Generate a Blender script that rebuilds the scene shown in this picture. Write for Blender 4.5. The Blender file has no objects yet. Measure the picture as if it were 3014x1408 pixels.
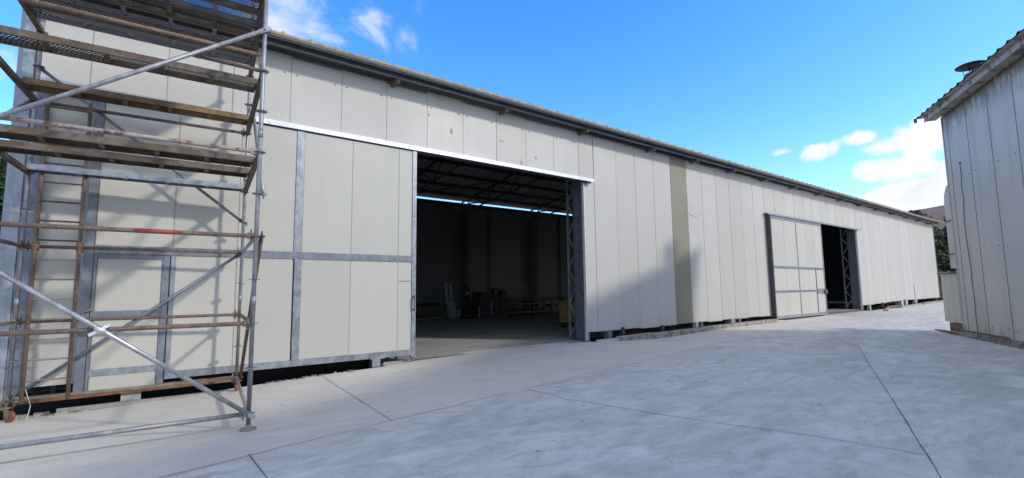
import bpy, math, random
from mathutils import Vector, Matrix, noise as mnoise
random.seed(7)
scene = bpy.context.scene
COL = scene.collection

# ------------------------------------------------------------------ camera
CAM = Vector((0, 0, 1.52))
r_ = Vector((0.7949, -0.6066, -0.0118)); f_ = Vector((0.6047, 0.7896, 0.1037))
f_.normalize(); r_ = (r_ - f_ * r_.dot(f_)).normalized(); u_ = r_.cross(f_).normalized()
cam = bpy.data.cameras.new('camera'); cam.sensor_width = 36; cam.lens = 36 * 1433.0 / 3014
cam.clip_start = 0.05; cam.clip_end = 3000
co = bpy.data.objects.new('camera', cam); COL.objects.link(co)
M = Matrix((r_, u_, -f_)).transposed().to_4x4(); M.translation = CAM; co.matrix_world = M
scene.camera = co

# ------------------------------------------------------------------ light
SUN_EL = math.radians(30.5)
LD = Vector((-0.575, 0.818)).normalized()            # horizontal travel of the light
sun = bpy.data.lights.new('sun', 'SUN'); sun.energy = 1.0; sun.angle = math.radians(3.2); sun.color = (1.0, 0.95, 0.87)
so = bpy.data.objects.new('sun', sun); COL.objects.link(so)
ldir = Vector((LD.x * math.cos(SUN_EL), LD.y * math.cos(SUN_EL), -math.sin(SUN_EL)))
so.rotation_euler = ldir.to_track_quat('-Z', 'Y').to_euler()
scene.view_settings.view_transform = 'Standard'; scene.view_settings.look = 'None'
scene.view_settings.exposure = 1.24; scene.view_settings.gamma = 1.0
scene.view_settings.use_curve_mapping = False

world = bpy.data.worlds.new('World'); scene.world = world; world.use_nodes = True
wn = world.node_tree.nodes; wl = world.node_tree.links; wn.clear()
def wnode(t, **k):
    n = wn.new(t)
    for a, b in k.items(): setattr(n, a, b)
    return n
def wmath(op, a, b=None, clamp=False):
    n = wnode('ShaderNodeMath', operation=op, use_clamp=clamp)
    for i, x in enumerate((a, b)):
        if x is None: continue
        if isinstance(x, (int, float)): n.inputs[i].default_value = x
        else: wl.new(x, n.inputs[i])
    return n.outputs[0]
sky = wnode('ShaderNodeTexSky', sky_type='NISHITA', sun_disc=False)
sky.sun_elevation = SUN_EL; sky.sun_rotation = math.atan2(-LD.x, -LD.y)
sky.altitude = 300; sky.air_density = 1.0; sky.dust_density = 0.6; sky.ozone_density = 2.0
hs = wnode('ShaderNodeHueSaturation'); hs.inputs['Saturation'].default_value = 1.36; hs.inputs['Value'].default_value = 1.0; hs.inputs['Hue'].default_value = 0.502
wl.new(sky.outputs[0], hs.inputs['Color'])
tint = wnode('ShaderNodeMix', data_type='RGBA', blend_type='MULTIPLY'); tint.inputs[0].default_value = 1; wl.new(hs.outputs[0], tint.inputs[6]); tint.inputs[7].default_value = (0.94, 0.92, 1.04, 1)
tc = wnode('ShaderNodeTexCoord')
def rayd(px, py): return (f_ + r_ * ((px - 1507) / 1433) - u_ * ((py - 704) / 1433)).normalized()
nz = wnode('ShaderNodeTexNoise'); nz.inputs['Scale'].default_value = 13; nz.inputs['Detail'].default_value = 8; nz.inputs['Roughness'].default_value = 0.60
nz.inputs['Distortion'].default_value = 0.35
wl.new(tc.outputs['Generated'], nz.inputs['Vector'])
dens = None; thin = None
#        px    py   half-w half-h tilt weight
CLOUDS = [(800, 60, 190, 130, 35, 1.0), (915, 75, 60, 55, 20, .8), (1110, 60, 60, 100, 28, .9), (1190, 115, 60, 50, 30, .85), (1232, 10, 40, 75, 10, .85),
          (2410, 440, 62, 24, 22, .95), (2532, 408, 50, 24, 12, .95), (2620, 425, 75, 26, 15, 1.0), (2735, 395, 100, 50, 18, 1.15),
          (2560, 510, 55, 32, 8, 1.0), (2650, 498, 110, 36, 6, 1.1), (2745, 500, 80, 30, 5, .9), (2640, 590, 190, 42, 10, 1.2), (2740, 570, 150, 60, 12, 1.3), (2560, 640, 170, 60, 14, .95), (2720, 640, 140, 60, 5, 1.2),
          (2300, 448, 50, 12, 15, .55), (3200, 380, 260, 60, 5, 1.0), (350, 330, 200, 60, 15, .7), (-250, 240, 260, 90, 10, .9), (3500, 560, 300, 70, 0, 1.1), (-500, 520, 300, 80, 0, 1.0)]
for (px, py, sx, sy, tilt, w) in CLOUDS:
    c = rayd(px, py); t = math.radians(tilt)
    e1 = (r_ - c * r_.dot(c)).normalized(); e2 = c.cross(e1)
    if e2.dot(u_) < 0: e2 = -e2
    a1 = (e1 * math.cos(t) + e2 * math.sin(t)) / (sx / 1433 * c.dot(f_) ** 1.5)
    a2 = (e2 * math.cos(t) - e1 * math.sin(t)) / (sy / 1433 * c.dot(f_))
    outs = []
    for a in (a1, a2):
        d = wnode('ShaderNodeVectorMath', operation='DOT_PRODUCT'); wl.new(tc.outputs['Generated'], d.inputs[0]); d.inputs[1].default_value = a
        outs.append(d.outputs['Value'])
    cb = wnode('ShaderNodeCombineXYZ'); wl.new(outs[0], cb.inputs[0]); wl.new(outs[1], cb.inputs[1])
    ln = wnode('ShaderNodeVectorMath', operation='LENGTH'); wl.new(cb.outputs[0], ln.inputs[0])
    d = wmath('SUBTRACT', w, wmath('MULTIPLY', ln.outputs['Value'], w * 0.75))
    if py < 150: thin = d if thin is None else wmath('MAXIMUM', thin, d)
    else: dens = d if dens is None else wmath('MAXIMUM', dens, d)
dn = wmath('ADD', dens, wmath('MULTIPLY', wmath('SUBTRACT', nz.outputs['Fac'], 0.5), 2.6))
# unseen broken cloud outside the view, added and thickened for whiter fill light
d = wnode('ShaderNodeVectorMath', operation='DOT_PRODUCT'); wl.new(tc.outputs['Generated'], d.inputs[0]); d.inputs[1].default_value = f_
away = wnode('ShaderNodeMapRange', interpolation_type='SMOOTHSTEP'); wl.new(d.outputs['Value'], away.inputs[0])
away.inputs[1].default_value = 0.62; away.inputs[2].default_value = 0.30; away.inputs[3].default_value = 0; away.inputs[4].default_value = 1
n2 = wnode('ShaderNodeTexNoise'); n2.inputs['Scale'].default_value = 3.2; n2.inputs['Detail'].default_value = 8; n2.inputs['Roughness'].default_value = 0.6; wl.new(tc.outputs['Generated'], n2.inputs['Vector'])
dn = wmath('MAXIMUM', dn, wmath('MULTIPLY', wmath('MULTIPLY', wmath('SUBTRACT', n2.outputs['Fac'], 0.42), 5.0), away.outputs[0]))
mr = wnode('ShaderNodeMapRange', interpolation_type='SMOOTHSTEP'); wl.new(dn, mr.inputs[0])
mr.inputs[1].default_value = 0.02; mr.inputs[2].default_value = 0.62; mr.inputs[3].default_value = 0; mr.inputs[4].default_value = 0.95
nw = wnode('ShaderNodeTexNoise'); nw.inputs['Scale'].default_value = 7; nw.inputs['Detail'].default_value = 9; nw.inputs['Roughness'].default_value = 0.62; nw.inputs['Distortion'].default_value = 0.9
wl.new(tc.outputs['Generated'], nw.inputs['Vector'])
tn = wmath('ADD', thin, wmath('MULTIPLY', wmath('SUBTRACT', nw.outputs['Fac'], 0.5), 3.0))
mt = wnode('ShaderNodeMapRange', interpolation_type='SMOOTHSTEP'); wl.new(tn, mt.inputs[0])
mt.inputs[1].default_value = 0.0; mt.inputs[2].default_value = 1.15; mt.inputs[3].default_value = 0; mt.inputs[4].default_value = 0.72
cover = wmath('MAXIMUM', mr.outputs[0], mt.outputs[0])
cm = wnode('ShaderNodeMix', data_type='RGBA'); wl.new(cover, cm.inputs[0]); wl.new(tint.outputs[2], cm.inputs[6]); cs = wnode('ShaderNodeMix', data_type='RGBA'); wl.new(wmath('MULTIPLY', wmath('SUBTRACT', nw.outputs['Fac'], 0.36), 3.6, True), cs.inputs[0])
cs.inputs[6].default_value = (2.5, 2.56, 2.68, 1); cs.inputs[7].default_value = (3.2, 3.24, 3.28, 1); wl.new(cs.outputs[2], cm.inputs[7])
bg = wnode('ShaderNodeBackground'); bg.inputs['Strength'].default_value = 0.15; wl.new(cm.outputs[2], bg.inputs['Color'])
wo = wnode('ShaderNodeOutputWorld'); wl.new(bg.outputs[0], wo.inputs['Surface'])

# ------------------------------------------------------------------ materials
MATS = {}
class NT:
    def __init__(s, name):
        m = bpy.data.materials.new(name); m.use_nodes = True; s.m = m; s.t = m.node_tree; s.t.nodes.clear()
        s.out = s.t.nodes.new('ShaderNodeOutputMaterial'); s.b = s.t.nodes.new('ShaderNodeBsdfPrincipled'); s.l(s.b.outputs[0], s.out.inputs[0])
        s.tc = s.t.nodes.new('ShaderNodeTexCoord'); s.geo = s.t.nodes.new('ShaderNodeNewGeometry'); s.oi = s.t.nodes.new('ShaderNodeObjectInfo')
        s.pos = s.geo.outputs['Position']
        MATS[name] = m
    def l(s, a, b): s.t.links.new(a, b)
    def n(s, t, **k):
        x = s.t.nodes.new(t)
        for a, b in k.items(): setattr(x, a, b)
        return x
    def mp(s, vec, scale=(1, 1, 1), rot=(0, 0, 0), loc=(0, 0, 0)):
        x = s.n('ShaderNodeMapping'); x.inputs['Scale'].default_value = scale; x.inputs['Rotation'].default_value = rot; x.inputs['Location'].default_value = loc
        s.l(vec, x.inputs['Vector']); return x.outputs[0]
    def noise(s, scale, detail=4, rough=0.55, vec=None, dist=0):
        x = s.n('ShaderNodeTexNoise'); x.inputs['Scale'].default_value = scale; x.inputs['Detail'].default_value = detail; x.inputs['Roughness'].default_value = rough; x.inputs['Distortion'].default_value = dist
        s.l(vec or s.pos, x.inputs['Vector']); return x.outputs['Fac']
    def ramp(s, fac, stops):
        x = s.n('ShaderNodeValToRGB'); s.l(fac, x.inputs[0]); e = x.color_ramp.elements
        while len(e) < len(stops): e.new(0.5)
        for i, (p, c) in enumerate(stops):
            e[i].position = p; e[i].color = (c, c, c, 1) if isinstance(c, (int, float)) else (*c, 1)
        return x.outputs[0]
    def mix(s, fac, a, b, mode='MIX'):
        x = s.n('ShaderNodeMix', data_type='RGBA', blend_type=mode)
        for i, v in ((0, fac), (6, a), (7, b)):
            if isinstance(v, (int, float)): x.inputs[i].default_value = v
            elif isinstance(v, tuple): x.inputs[i].default_value = (*v, 1)
            else: s.l(v, x.inputs[i])
        return x.outputs[2]
    def math(s, op, a, b=None, clamp=False):
        x = s.n('ShaderNodeMath', operation=op, use_clamp=clamp)
        for i, v in enumerate((a, b)):
            if v is None: continue
            if isinstance(v, (int, float)): x.inputs[i].default_value = v
            else: s.l(v, x.inputs[i])
        return x.outputs[0]
    def sep(s, vec=None):
        x = s.n('ShaderNodeSeparateXYZ'); s.l(vec or s.pos, x.inputs[0]); return x.outputs
    def color(s, v): s.l(v, s.b.inputs['Base Color']) if not isinstance(v, tuple) else setattr(s.b.inputs['Base Color'], 'default_value', (*v, 1))
    def set(s, rough=None, metal=None, spec=None):
        if rough is not None:
            if isinstance(rough, (int, float)): s.b.inputs['Roughness'].default_value = rough
            else: s.l(rough, s.b.inputs['Roughness'])
        if metal is not None: s.b.inputs['Metallic'].default_value = metal
        if spec is not None: s.b.inputs['Specular IOR Level'].default_value = spec
    def bump(s, h, strength=0.3, dist=0.01):
        x = s.n('ShaderNodeBump'); x.inputs['Strength'].default_value = strength; x.inputs['Distance'].default_value = dist
        s.l(h, x.inputs['Height']); s.l(x.outputs[0], s.b.inputs['Normal'])

def simple(name, c, rough=0.6, metal=0.0, var=0.25, scale=6, bump=0.15, c2=None, spots=None):
    t = NT(name); a = t.noise(scale, 6, 0.6)
    lo = tuple(x * (1 - var) for x in c); hi = tuple(min(1, x * (1 + var)) for x in c)
    col = t.ramp(a, [(0.3, lo), (0.7, hi)])
    if c2:
        b = t.noise(scale * 0.45 + 1, 7, 0.7, dist=0.4); col = t.mix(t.ramp(b, [(0.5, 0), (0.58, 1)]), col, c2)
    if spots:
        b = t.noise(scale * 4, 3, 0.6); col = t.mix(t.ramp(b, [(0.62, 0), (0.68, 1)]), col, spots)
    t.color(col); t.set(rough, metal)
    if bump: t.bump(t.noise(scale * 8, 4), bump, 0.005)
    return t.m

def galv(name, c=(0.28, 0.305, 0.335), metal=0.55, rough=0.42):
    t = NT(name); a = t.noise(1, 6, 0.7, dist=0.3, vec=t.mp(t.pos, (9, 9, 6))); b = t.noise(38, 4, 0.7)
    col = t.ramp(a, [(0.36, tuple(x * 0.76 for x in c)), (0.5, c), (0.64, tuple(x * 1.25 for x in c))])
    col = t.mix(t.ramp(b, [(0.64, 0), (0.7, 0.7)]), col, (0.62, 0.63, 0.63))
    t.color(col); t.set(t.ramp(a, [(0.3, rough - 0.08), (0.7, rough + 0.15)]), metal); t.bump(b, 0.08, 0.004)
    return t.m

def panel_mat(name, c, rib=True, dirt=0.5, var=0.05, khaki=False):
    t = NT(name)
    rnd = t.oi.outputs['Random']
    base = t.mix(rnd, tuple(x * (1 - var) for x in c), tuple(x * (1 + var) for x in (c[0], c[1], c[2] * 1.015)))
    big = t.noise(0.8, 5, 0.6, dist=0.4)
    base = t.mix(t.ramp(big, [(0.35, 0), (0.75, 0.35)]), base, tuple(x * 0.86 for x in c))
    # vertical run marks and scuffs
    run = t.noise(1.0, 5, 0.65, vec=t.mp(t.pos, (7, 7, 0.35)))
    base = t.mix(t.ramp(run, [(0.56, 0), (0.72, 0.30 * dirt)]), base, (0.36, 0.34, 0.28))
    sc = t.noise(5.5, 8, 0.75, dist=1.2)
    base = t.mix(t.ramp(sc, [(0.66, 0), (0.73, 0.55 * dirt)]), base, (0.33, 0.29, 0.22))
    pp = t.noise(46, 2, 0.5)
    base = t.mix(t.ramp(pp, [(0.74, 0), (0.78, 0.5 * dirt)]), base, (0.2, 0.19, 0.17))
    t.color(base); t.set(t.ramp(big, [(0.3, 0.38), (0.7, 0.58)]), 0, 0.4)
    x = t.sep()
    wob = t.noise(0.9, 3, 0.5, vec=t.mp(t.pos, (1.6, 1, 0.5)))
    h = t.math('MULTIPLY', wob, 0.02)
    if rib:
        s = t.math('SINE', t.math('MULTIPLY', x[0], 2 * math.pi / 0.0394))
        h = t.math('ADD', h, t.math('MULTIPLY', t.math('POWER', t.math('ABSOLUTE', s), 0.5), 0.0028))
    t.bump(h, 0.55, 1.0)
    return t.m

C_WALL = (0.495, 0.48, 0.43)
panel_mat('panel_ribbed', C_WALL, True, 0.35)
panel_mat('panel_flat', (0.505, 0.488, 0.435), False, 0.6)
panel_mat('panel_scuffed', (0.49, 0.47, 0.415), False, 1.5)
panel_mat('panel_gate', (0.50, 0.485, 0.42), True, 0.3)
panel_mat('panel_gate_far', (0.50, 0.485, 0.425), False, 0.45)
panel_mat('panel_khaki', (0.25, 0.235, 0.165), False, 0.9, 0.02)
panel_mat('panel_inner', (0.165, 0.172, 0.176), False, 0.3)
galv('galvanised'); galv('galvanised_dull', (0.19, 0.21, 0.245), 0.4, 0.5); galv('galvanised_tube', (0.30, 0.305, 0.315), 0.5, 0.45); galv('bright_tube', (0.42, 0.425, 0.44), 0.7, 0.34)
simple('track_white', (0.72, 0.73, 0.75), 0.35, 0.25, 0.08, 5, 0.05)
simple('rust_tube', (0.165, 0.11, 0.085), 0.75, 0.1, 0.35, 12, 0.3, spots=(0.34, 0.26, 0.21))
simple('rust_brown', (0.11, 0.078, 0.062), 0.8, 0.1, 0.4, 9, 0.3, spots=(0.24, 0.2, 0.17))
simple('pale_rust_tube', (0.34, 0.29, 0.25), 0.7, 0.1, 0.2, 9, 0.3, c2=(0.13, 0.07, 0.05))
simple('tan_tube', (0.30, 0.245, 0.19), 0.7, 0.1, 0.25, 10, 0.2, spots=(0.12, 0.08, 0.06))
simple('red_paint', (0.28, 0.06, 0.04), 0.55, 0, 0.2, 14, 0.2, spots=(0.15, 0.06, 0.045))
simple('dark_steel', (0.075, 0.078, 0.085), 0.5, 0.4, 0.3, 6, 0.1)
simple('grey_steel', (0.15, 0.155, 0.17), 0.45, 0.4, 0.25, 6, 0.1)
simple('black_steel', (0.02, 0.02, 0.022), 0.5, 0.2, 0.3, 8, 0.1)
simple('rust_orange', (0.23, 0.105, 0.045), 0.85, 0, 0.4, 14, 0.4, c2=(0.16, 0.07, 0.03))
simple('wheel_red', (0.20, 0.075, 0.05), 0.6, 0, 0.3, 20, 0.1)
simple('caster_olive', (0.24, 0.21, 0.12), 0.6, 0.2, 0.3, 14, 0.2, c2=(0.18, 0.09, 0.05))
simple('roof_grey', (0.33, 0.335, 0.335), 0.45, 0.2, 0.12, 3, 0.05)
simple('soffit_grey', (0.58, 0.59, 0.585), 0.5, 0.1, 0.06, 3, 0.03)
simple('roof_yellow', (0.38, 0.265, 0.12), 0.7, 0, 0.3, 10, 0.2, c2=(0.24, 0.19, 0.12))
simple('plank_brown', (0.115, 0.085, 0.06), 0.75, 0.15, 0.35, 5, 0.25, c2=(0.17, 0.14, 0.11))
simple('plank_tan', (0.22, 0.135, 0.06), 0.75, 0.1, 0.3, 4, 0.25, c2=(0.14, 0.08, 0.05))
simple('kerb_concrete', (0.33, 0.31, 0.27), 0.9, 0, 0.35, 7, 0.5, c2=(0.17, 0.155, 0.12), spots=(0.38, 0.36, 0.32))
simple('old_concrete', (0.20, 0.18, 0.155), 0.9, 0, 0.4, 5, 0.5, c2=(0.10, 0.09, 0.075))
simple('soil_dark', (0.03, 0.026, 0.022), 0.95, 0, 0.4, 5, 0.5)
simple('block_pale', (0.50, 0.49, 0.45), 0.85, 0, 0.15, 9, 0.2)
simple('timber_grey', (0.33, 0.30, 0.26), 0.85, 0, 0.3, 12, 0.3)
simple('timber_brown', (0.15, 0.09, 0.055), 0.85, 0, 0.4, 9, 0.3)
simple('timber_olive', (0.14, 0.125, 0.05), 0.85, 0, 0.3, 9, 0.2)
simple('board_white', (0.40, 0.40, 0.39), 0.6, 0, 0.08, 4, 0.05)
simple('bin_yellow', (0.50, 0.36, 0.10), 0.6, 0, 0.25, 5, 0.1, c2=(0.3, 0.22, 0.09))
simple('machine_dark', (0.035, 0.037, 0.042), 0.5, 0.2, 0.4, 5, 0.1)
simple('machine_red', (0.10, 0.03, 0.025), 0.6, 0, 0.3, 6, 0.1)
simple('joint_dark', (0.14, 0.14, 0.145), 0.95, 0, 0.4, 20, 0.1)
simple('cable_white', (0.6, 0.6, 0.57), 0.6, 0, 0.1, 5, 0)
simple('cable_dark', (0.05, 0.05, 0.055), 0.6, 0, 0.1, 5, 0)
simple('bark', (0.09, 0.07, 0.05), 0.9, 0, 0.3, 8, 0.4)
simple('screw_dark', (0.12, 0.12, 0.12), 0.5, 0.5, 0.1, 5, 0)
simple('foil', (0.8, 0.8, 0.82), 0.25, 0.9, 0.1, 30, 0.8)
simple('cowl_rust', (0.06, 0.05, 0.05), 0.6, 0.3, 0.4, 6, 0.2, c2=(0.13, 0.08, 0.06))
simple('hill_soil', (0.20, 0.115, 0.085), 0.95, 0, 0.35, 0.08, 0, c2=(0.10, 0.09, 0.05))
simple('stone_grey', (0.27, 0.26, 0.25), 0.9, 0, 0.4, 3, 0.4)
simple('dry_grass', (0.30, 0.19, 0.09), 0.9, 0, 0.4, 3, 0)
def leaf(name, c):
    t = NT(name); col = t.mix(t.noise(0.9, 3), tuple(x * 0.5 for x in c), tuple(x * 1.5 for x in c)); t.color(col); t.set(0.7, 0, 0.2); return t.m
leaf('leaf_conifer', (0.035, 0.055, 0.03)); leaf('leaf_scrub', (0.07, 0.085, 0.04)); leaf('leaf_bluegreen', (0.05, 0.075, 0.065))

def shed_mat():
    t = NT('shed_panel'); x = t.sep()
    rnd = t.oi.outputs['Random']
    base = t.mix(rnd, (0.49, 0.475, 0.43), (0.55, 0.53, 0.48))
    big = t.noise(0.6, 5, 0.6); base = t.mix(t.ramp(big, [(0.4, 0), (0.8, 0.5)]), base, (0.36, 0.375, 0.38))
    run = t.noise(1.0, 6, 0.6, vec=t.mp(t.pos, (2.6, 2.6, 0.16)))
    base = t.mix(t.ramp(run, [(0.50, 0), (0.68, 0.25)]), base, (0.27, 0.255, 0.22))
    # grime that has run down from the eave, and splashed up at the foot
    hi = t.math('MULTIPLY', t.math('SUBTRACT', x[2], 5.75), 1.25, True)
    sc = t.noise(2.2, 7, 0.7, vec=t.mp(t.pos, (2.2, 2.2, 0.8)))
    base = t.mix(t.math('MULTIPLY', t.ramp(t.math('ADD', sc, t.math('MULTIPLY', hi, 0.22)), [(0.50, 0), (0.68, 0.95)]), hi), base, (0.09, 0.075, 0.05))
    lo = t.math('SUBTRACT', 1.0, t.math('MULTIPLY', t.math('SUBTRACT', x[2], 0.15), 2.2), True)
    base = t.mix(t.math('MULTIPLY', t.ramp(sc, [(0.5, 0), (0.65, 0.8)]), lo), base, (0.12, 0.09, 0.065))
    t.color(base); t.set(0.5, 0, 0.35); t.bump(t.math('MULTIPLY', t.noise(0.9, 3, 0.5), 0.03), 0.5, 1.0)
shed_mat()
simple('shed_fascia', (0.36, 0.345, 0.32), 0.75, 0, 0.2, 2.5, 0.1, c2=(0.12, 0.11, 0.10))
simple('shed_roof', (0.07, 0.06, 0.065), 0.6, 0.3, 0.4, 3, 0.1)

def concrete_mat(name, base, warm, apron=False):
    t = NT(name); x = t.sep()
    a = t.noise(0.35, 6, 0.6, dist=0.5); b = t.noise(1.7, 8, 0.68, vec=t.mp(t.pos, (1, 1.9, 1), (0, 0, 0.5)), dist=1.0); c = t.noise(11, 6, 0.7); d = t.noise(60, 3, 0.6)
    col = t.ramp(b, [(0.36, tuple(v * 0.74 for v in base)), (0.47, tuple(v * 0.93 for v in base)), (0.55, base), (0.64, tuple(v * 1.12 for v in base))])
    col = t.mix(t.ramp(a, [(0.40, 0), (0.62, 0.6)]), col, warm)
    # trowel swirls and damp smears
    sw = t.noise(0.5, 7, 0.6, vec=t.mp(t.pos, (1, 2.4, 1), (0, 0, -0.35)), dist=0.9)
    col = t.mix(t.ramp(sw, [(0.52, 0), (0.60, 0.42)]), col, tuple(v * 0.66 for v in base))
    sw2 = t.noise(1.5, 8, 0.66, vec=t.mp(t.pos, (1, 2.6, 1), (0, 0, 0.55), (3, 5, 0)), dist=0.6)
    col = t.mix(t.ramp(sw2, [(0.54, 0), (0.66, 0.55)]), col, tuple(v * 0.62 for v in base))
    sw3 = t.noise(0.9, 8, 0.66, vec=t.mp(t.pos, (1, 2.2, 1), (0, 0, 0.3), (9, 1, 0)), dist=0.7)
    col = t.mix(t.ramp(sw3, [(0.52, 0), (0.64, 0.6)]), col, tuple(min(1, v * 1.2) for v in base))
    sp = t.noise(7, 2, 0.4, vec=t.mp(t.pos, loc=(4, 7, 0)))
    col = t.mix(t.ramp(sp, [(0.745, 0), (0.765, 0.8)]), col, (0.12, 0.12, 0.125))
    col = t.mix(t.ramp(d, [(0.36, 0.25), (0.5, 0)]), col, (0.2, 0.2, 0.2))
    if apron:   # faint tyre arcs
        for cx_, cy_, rr_ in ((1.2, 2.2, 3.55), (1.2, 2.2, 3.8), (9.0, -3.0, 6.4), (9.0, -3.0, 6.7)):
            dd = t.math('SQRT', t.math('ADD', t.math('POWER', t.math('SUBTRACT', x[0], cx_), 2.0), t.math('POWER', t.math('SUBTRACT', x[1], cy_), 2.0)))
            k = t.math('SUBTRACT', 1.0, t.math('MULTIPLY', t.math('ABSOLUTE', t.math('SUBTRACT', dd, rr_)), 14.0), True)
            col = t.mix(t.math('MULTIPLY', k, t.ramp(sw3, [(0.45, 0.0), (0.58, 0.34)])), col, tuple(v * 0.6 for v in base))
    if apron:   # the strip poured along the hangar is a different, warmer batch: edge runs (0,5.05)-(4.7,5.9)-(13,7.05)
        e = t.math('ADD', t.math('MULTIPLY', x[0], 0.155), 5.1)
        k = t.math('MULTIPLY', t.math('SUBTRACT', x[1], t.math('ADD', e, t.math('MULTIPLY', t.math('SUBTRACT', c, 0.5), 0.12))), 14, True)
        col = t.mix(t.math('MULTIPLY', k, 0.55), col, (base[0] * 1.0, base[1] * 0.965, base[2] * 0.88))
    t.color(col); t.set(t.ramp(a, [(0.3, 0.62), (0.7, 0.85)]), 0, 0.3)
    h = t.math('ADD', t.math('MULTIPLY', b, 0.012), t.math('ADD', t.math('MULTIPLY', c, 0.003), t.math('MULTIPLY', d, 0.001)))
    t.bump(h, 0.5, 1.0)
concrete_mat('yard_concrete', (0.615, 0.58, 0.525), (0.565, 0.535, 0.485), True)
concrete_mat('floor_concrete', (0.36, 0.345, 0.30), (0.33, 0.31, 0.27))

def perforated(name, c, c2):
    """steel deck sheet: a grid of punched holes, real openings in the sheet"""
    t = NT(name); a = t.noise(5, 5, 0.6)
    t.color(t.ramp(a, [(0.35, c), (0.65, c2)])); t.set(0.65, 0.35)
    uv = t.sep(t.tc.outputs['Object'])
    def per(v, p):
        m = t.math('FRACT', t.math('DIVIDE', v, p)); return t.math('MULTIPLY', t.math('SUBTRACT', m, 0.5), p)
    row = t.math('FLOOR', t.math('DIVIDE', uv[1], 0.03)); off = t.math('MULTIPLY', t.math('FRACT', t.math('MULTIPLY', row, 0.5)), 0.04)
    dx = per(t.math('ADD', uv[0], off), 0.04); dy = per(uv[1], 0.03)
    r = t.math('SQRT', t.math('ADD', t.math('MULTIPLY', dx, dx), t.math('MULTIPLY', dy, dy)))
    inside = t.math('LESS_THAN', r, 0.0112)
    tr = t.n('ShaderNodeBsdfTransparent'); mx = t.n('ShaderNodeMixShader')
    t.l(inside, mx.inputs[0]); t.l(t.b.outputs[0], mx.inputs[1]); t.l(tr.outputs[0], mx.inputs[2]); t.l(mx.outputs[0], t.out.inputs[0])
perforated('deck_perforated', (0.05, 0.038, 0.028), (0.10, 0.075, 0.055))
perforated('deck_perforated_grey', (0.07, 0.067, 0.065), (0.12, 0.115, 0.11))

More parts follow.
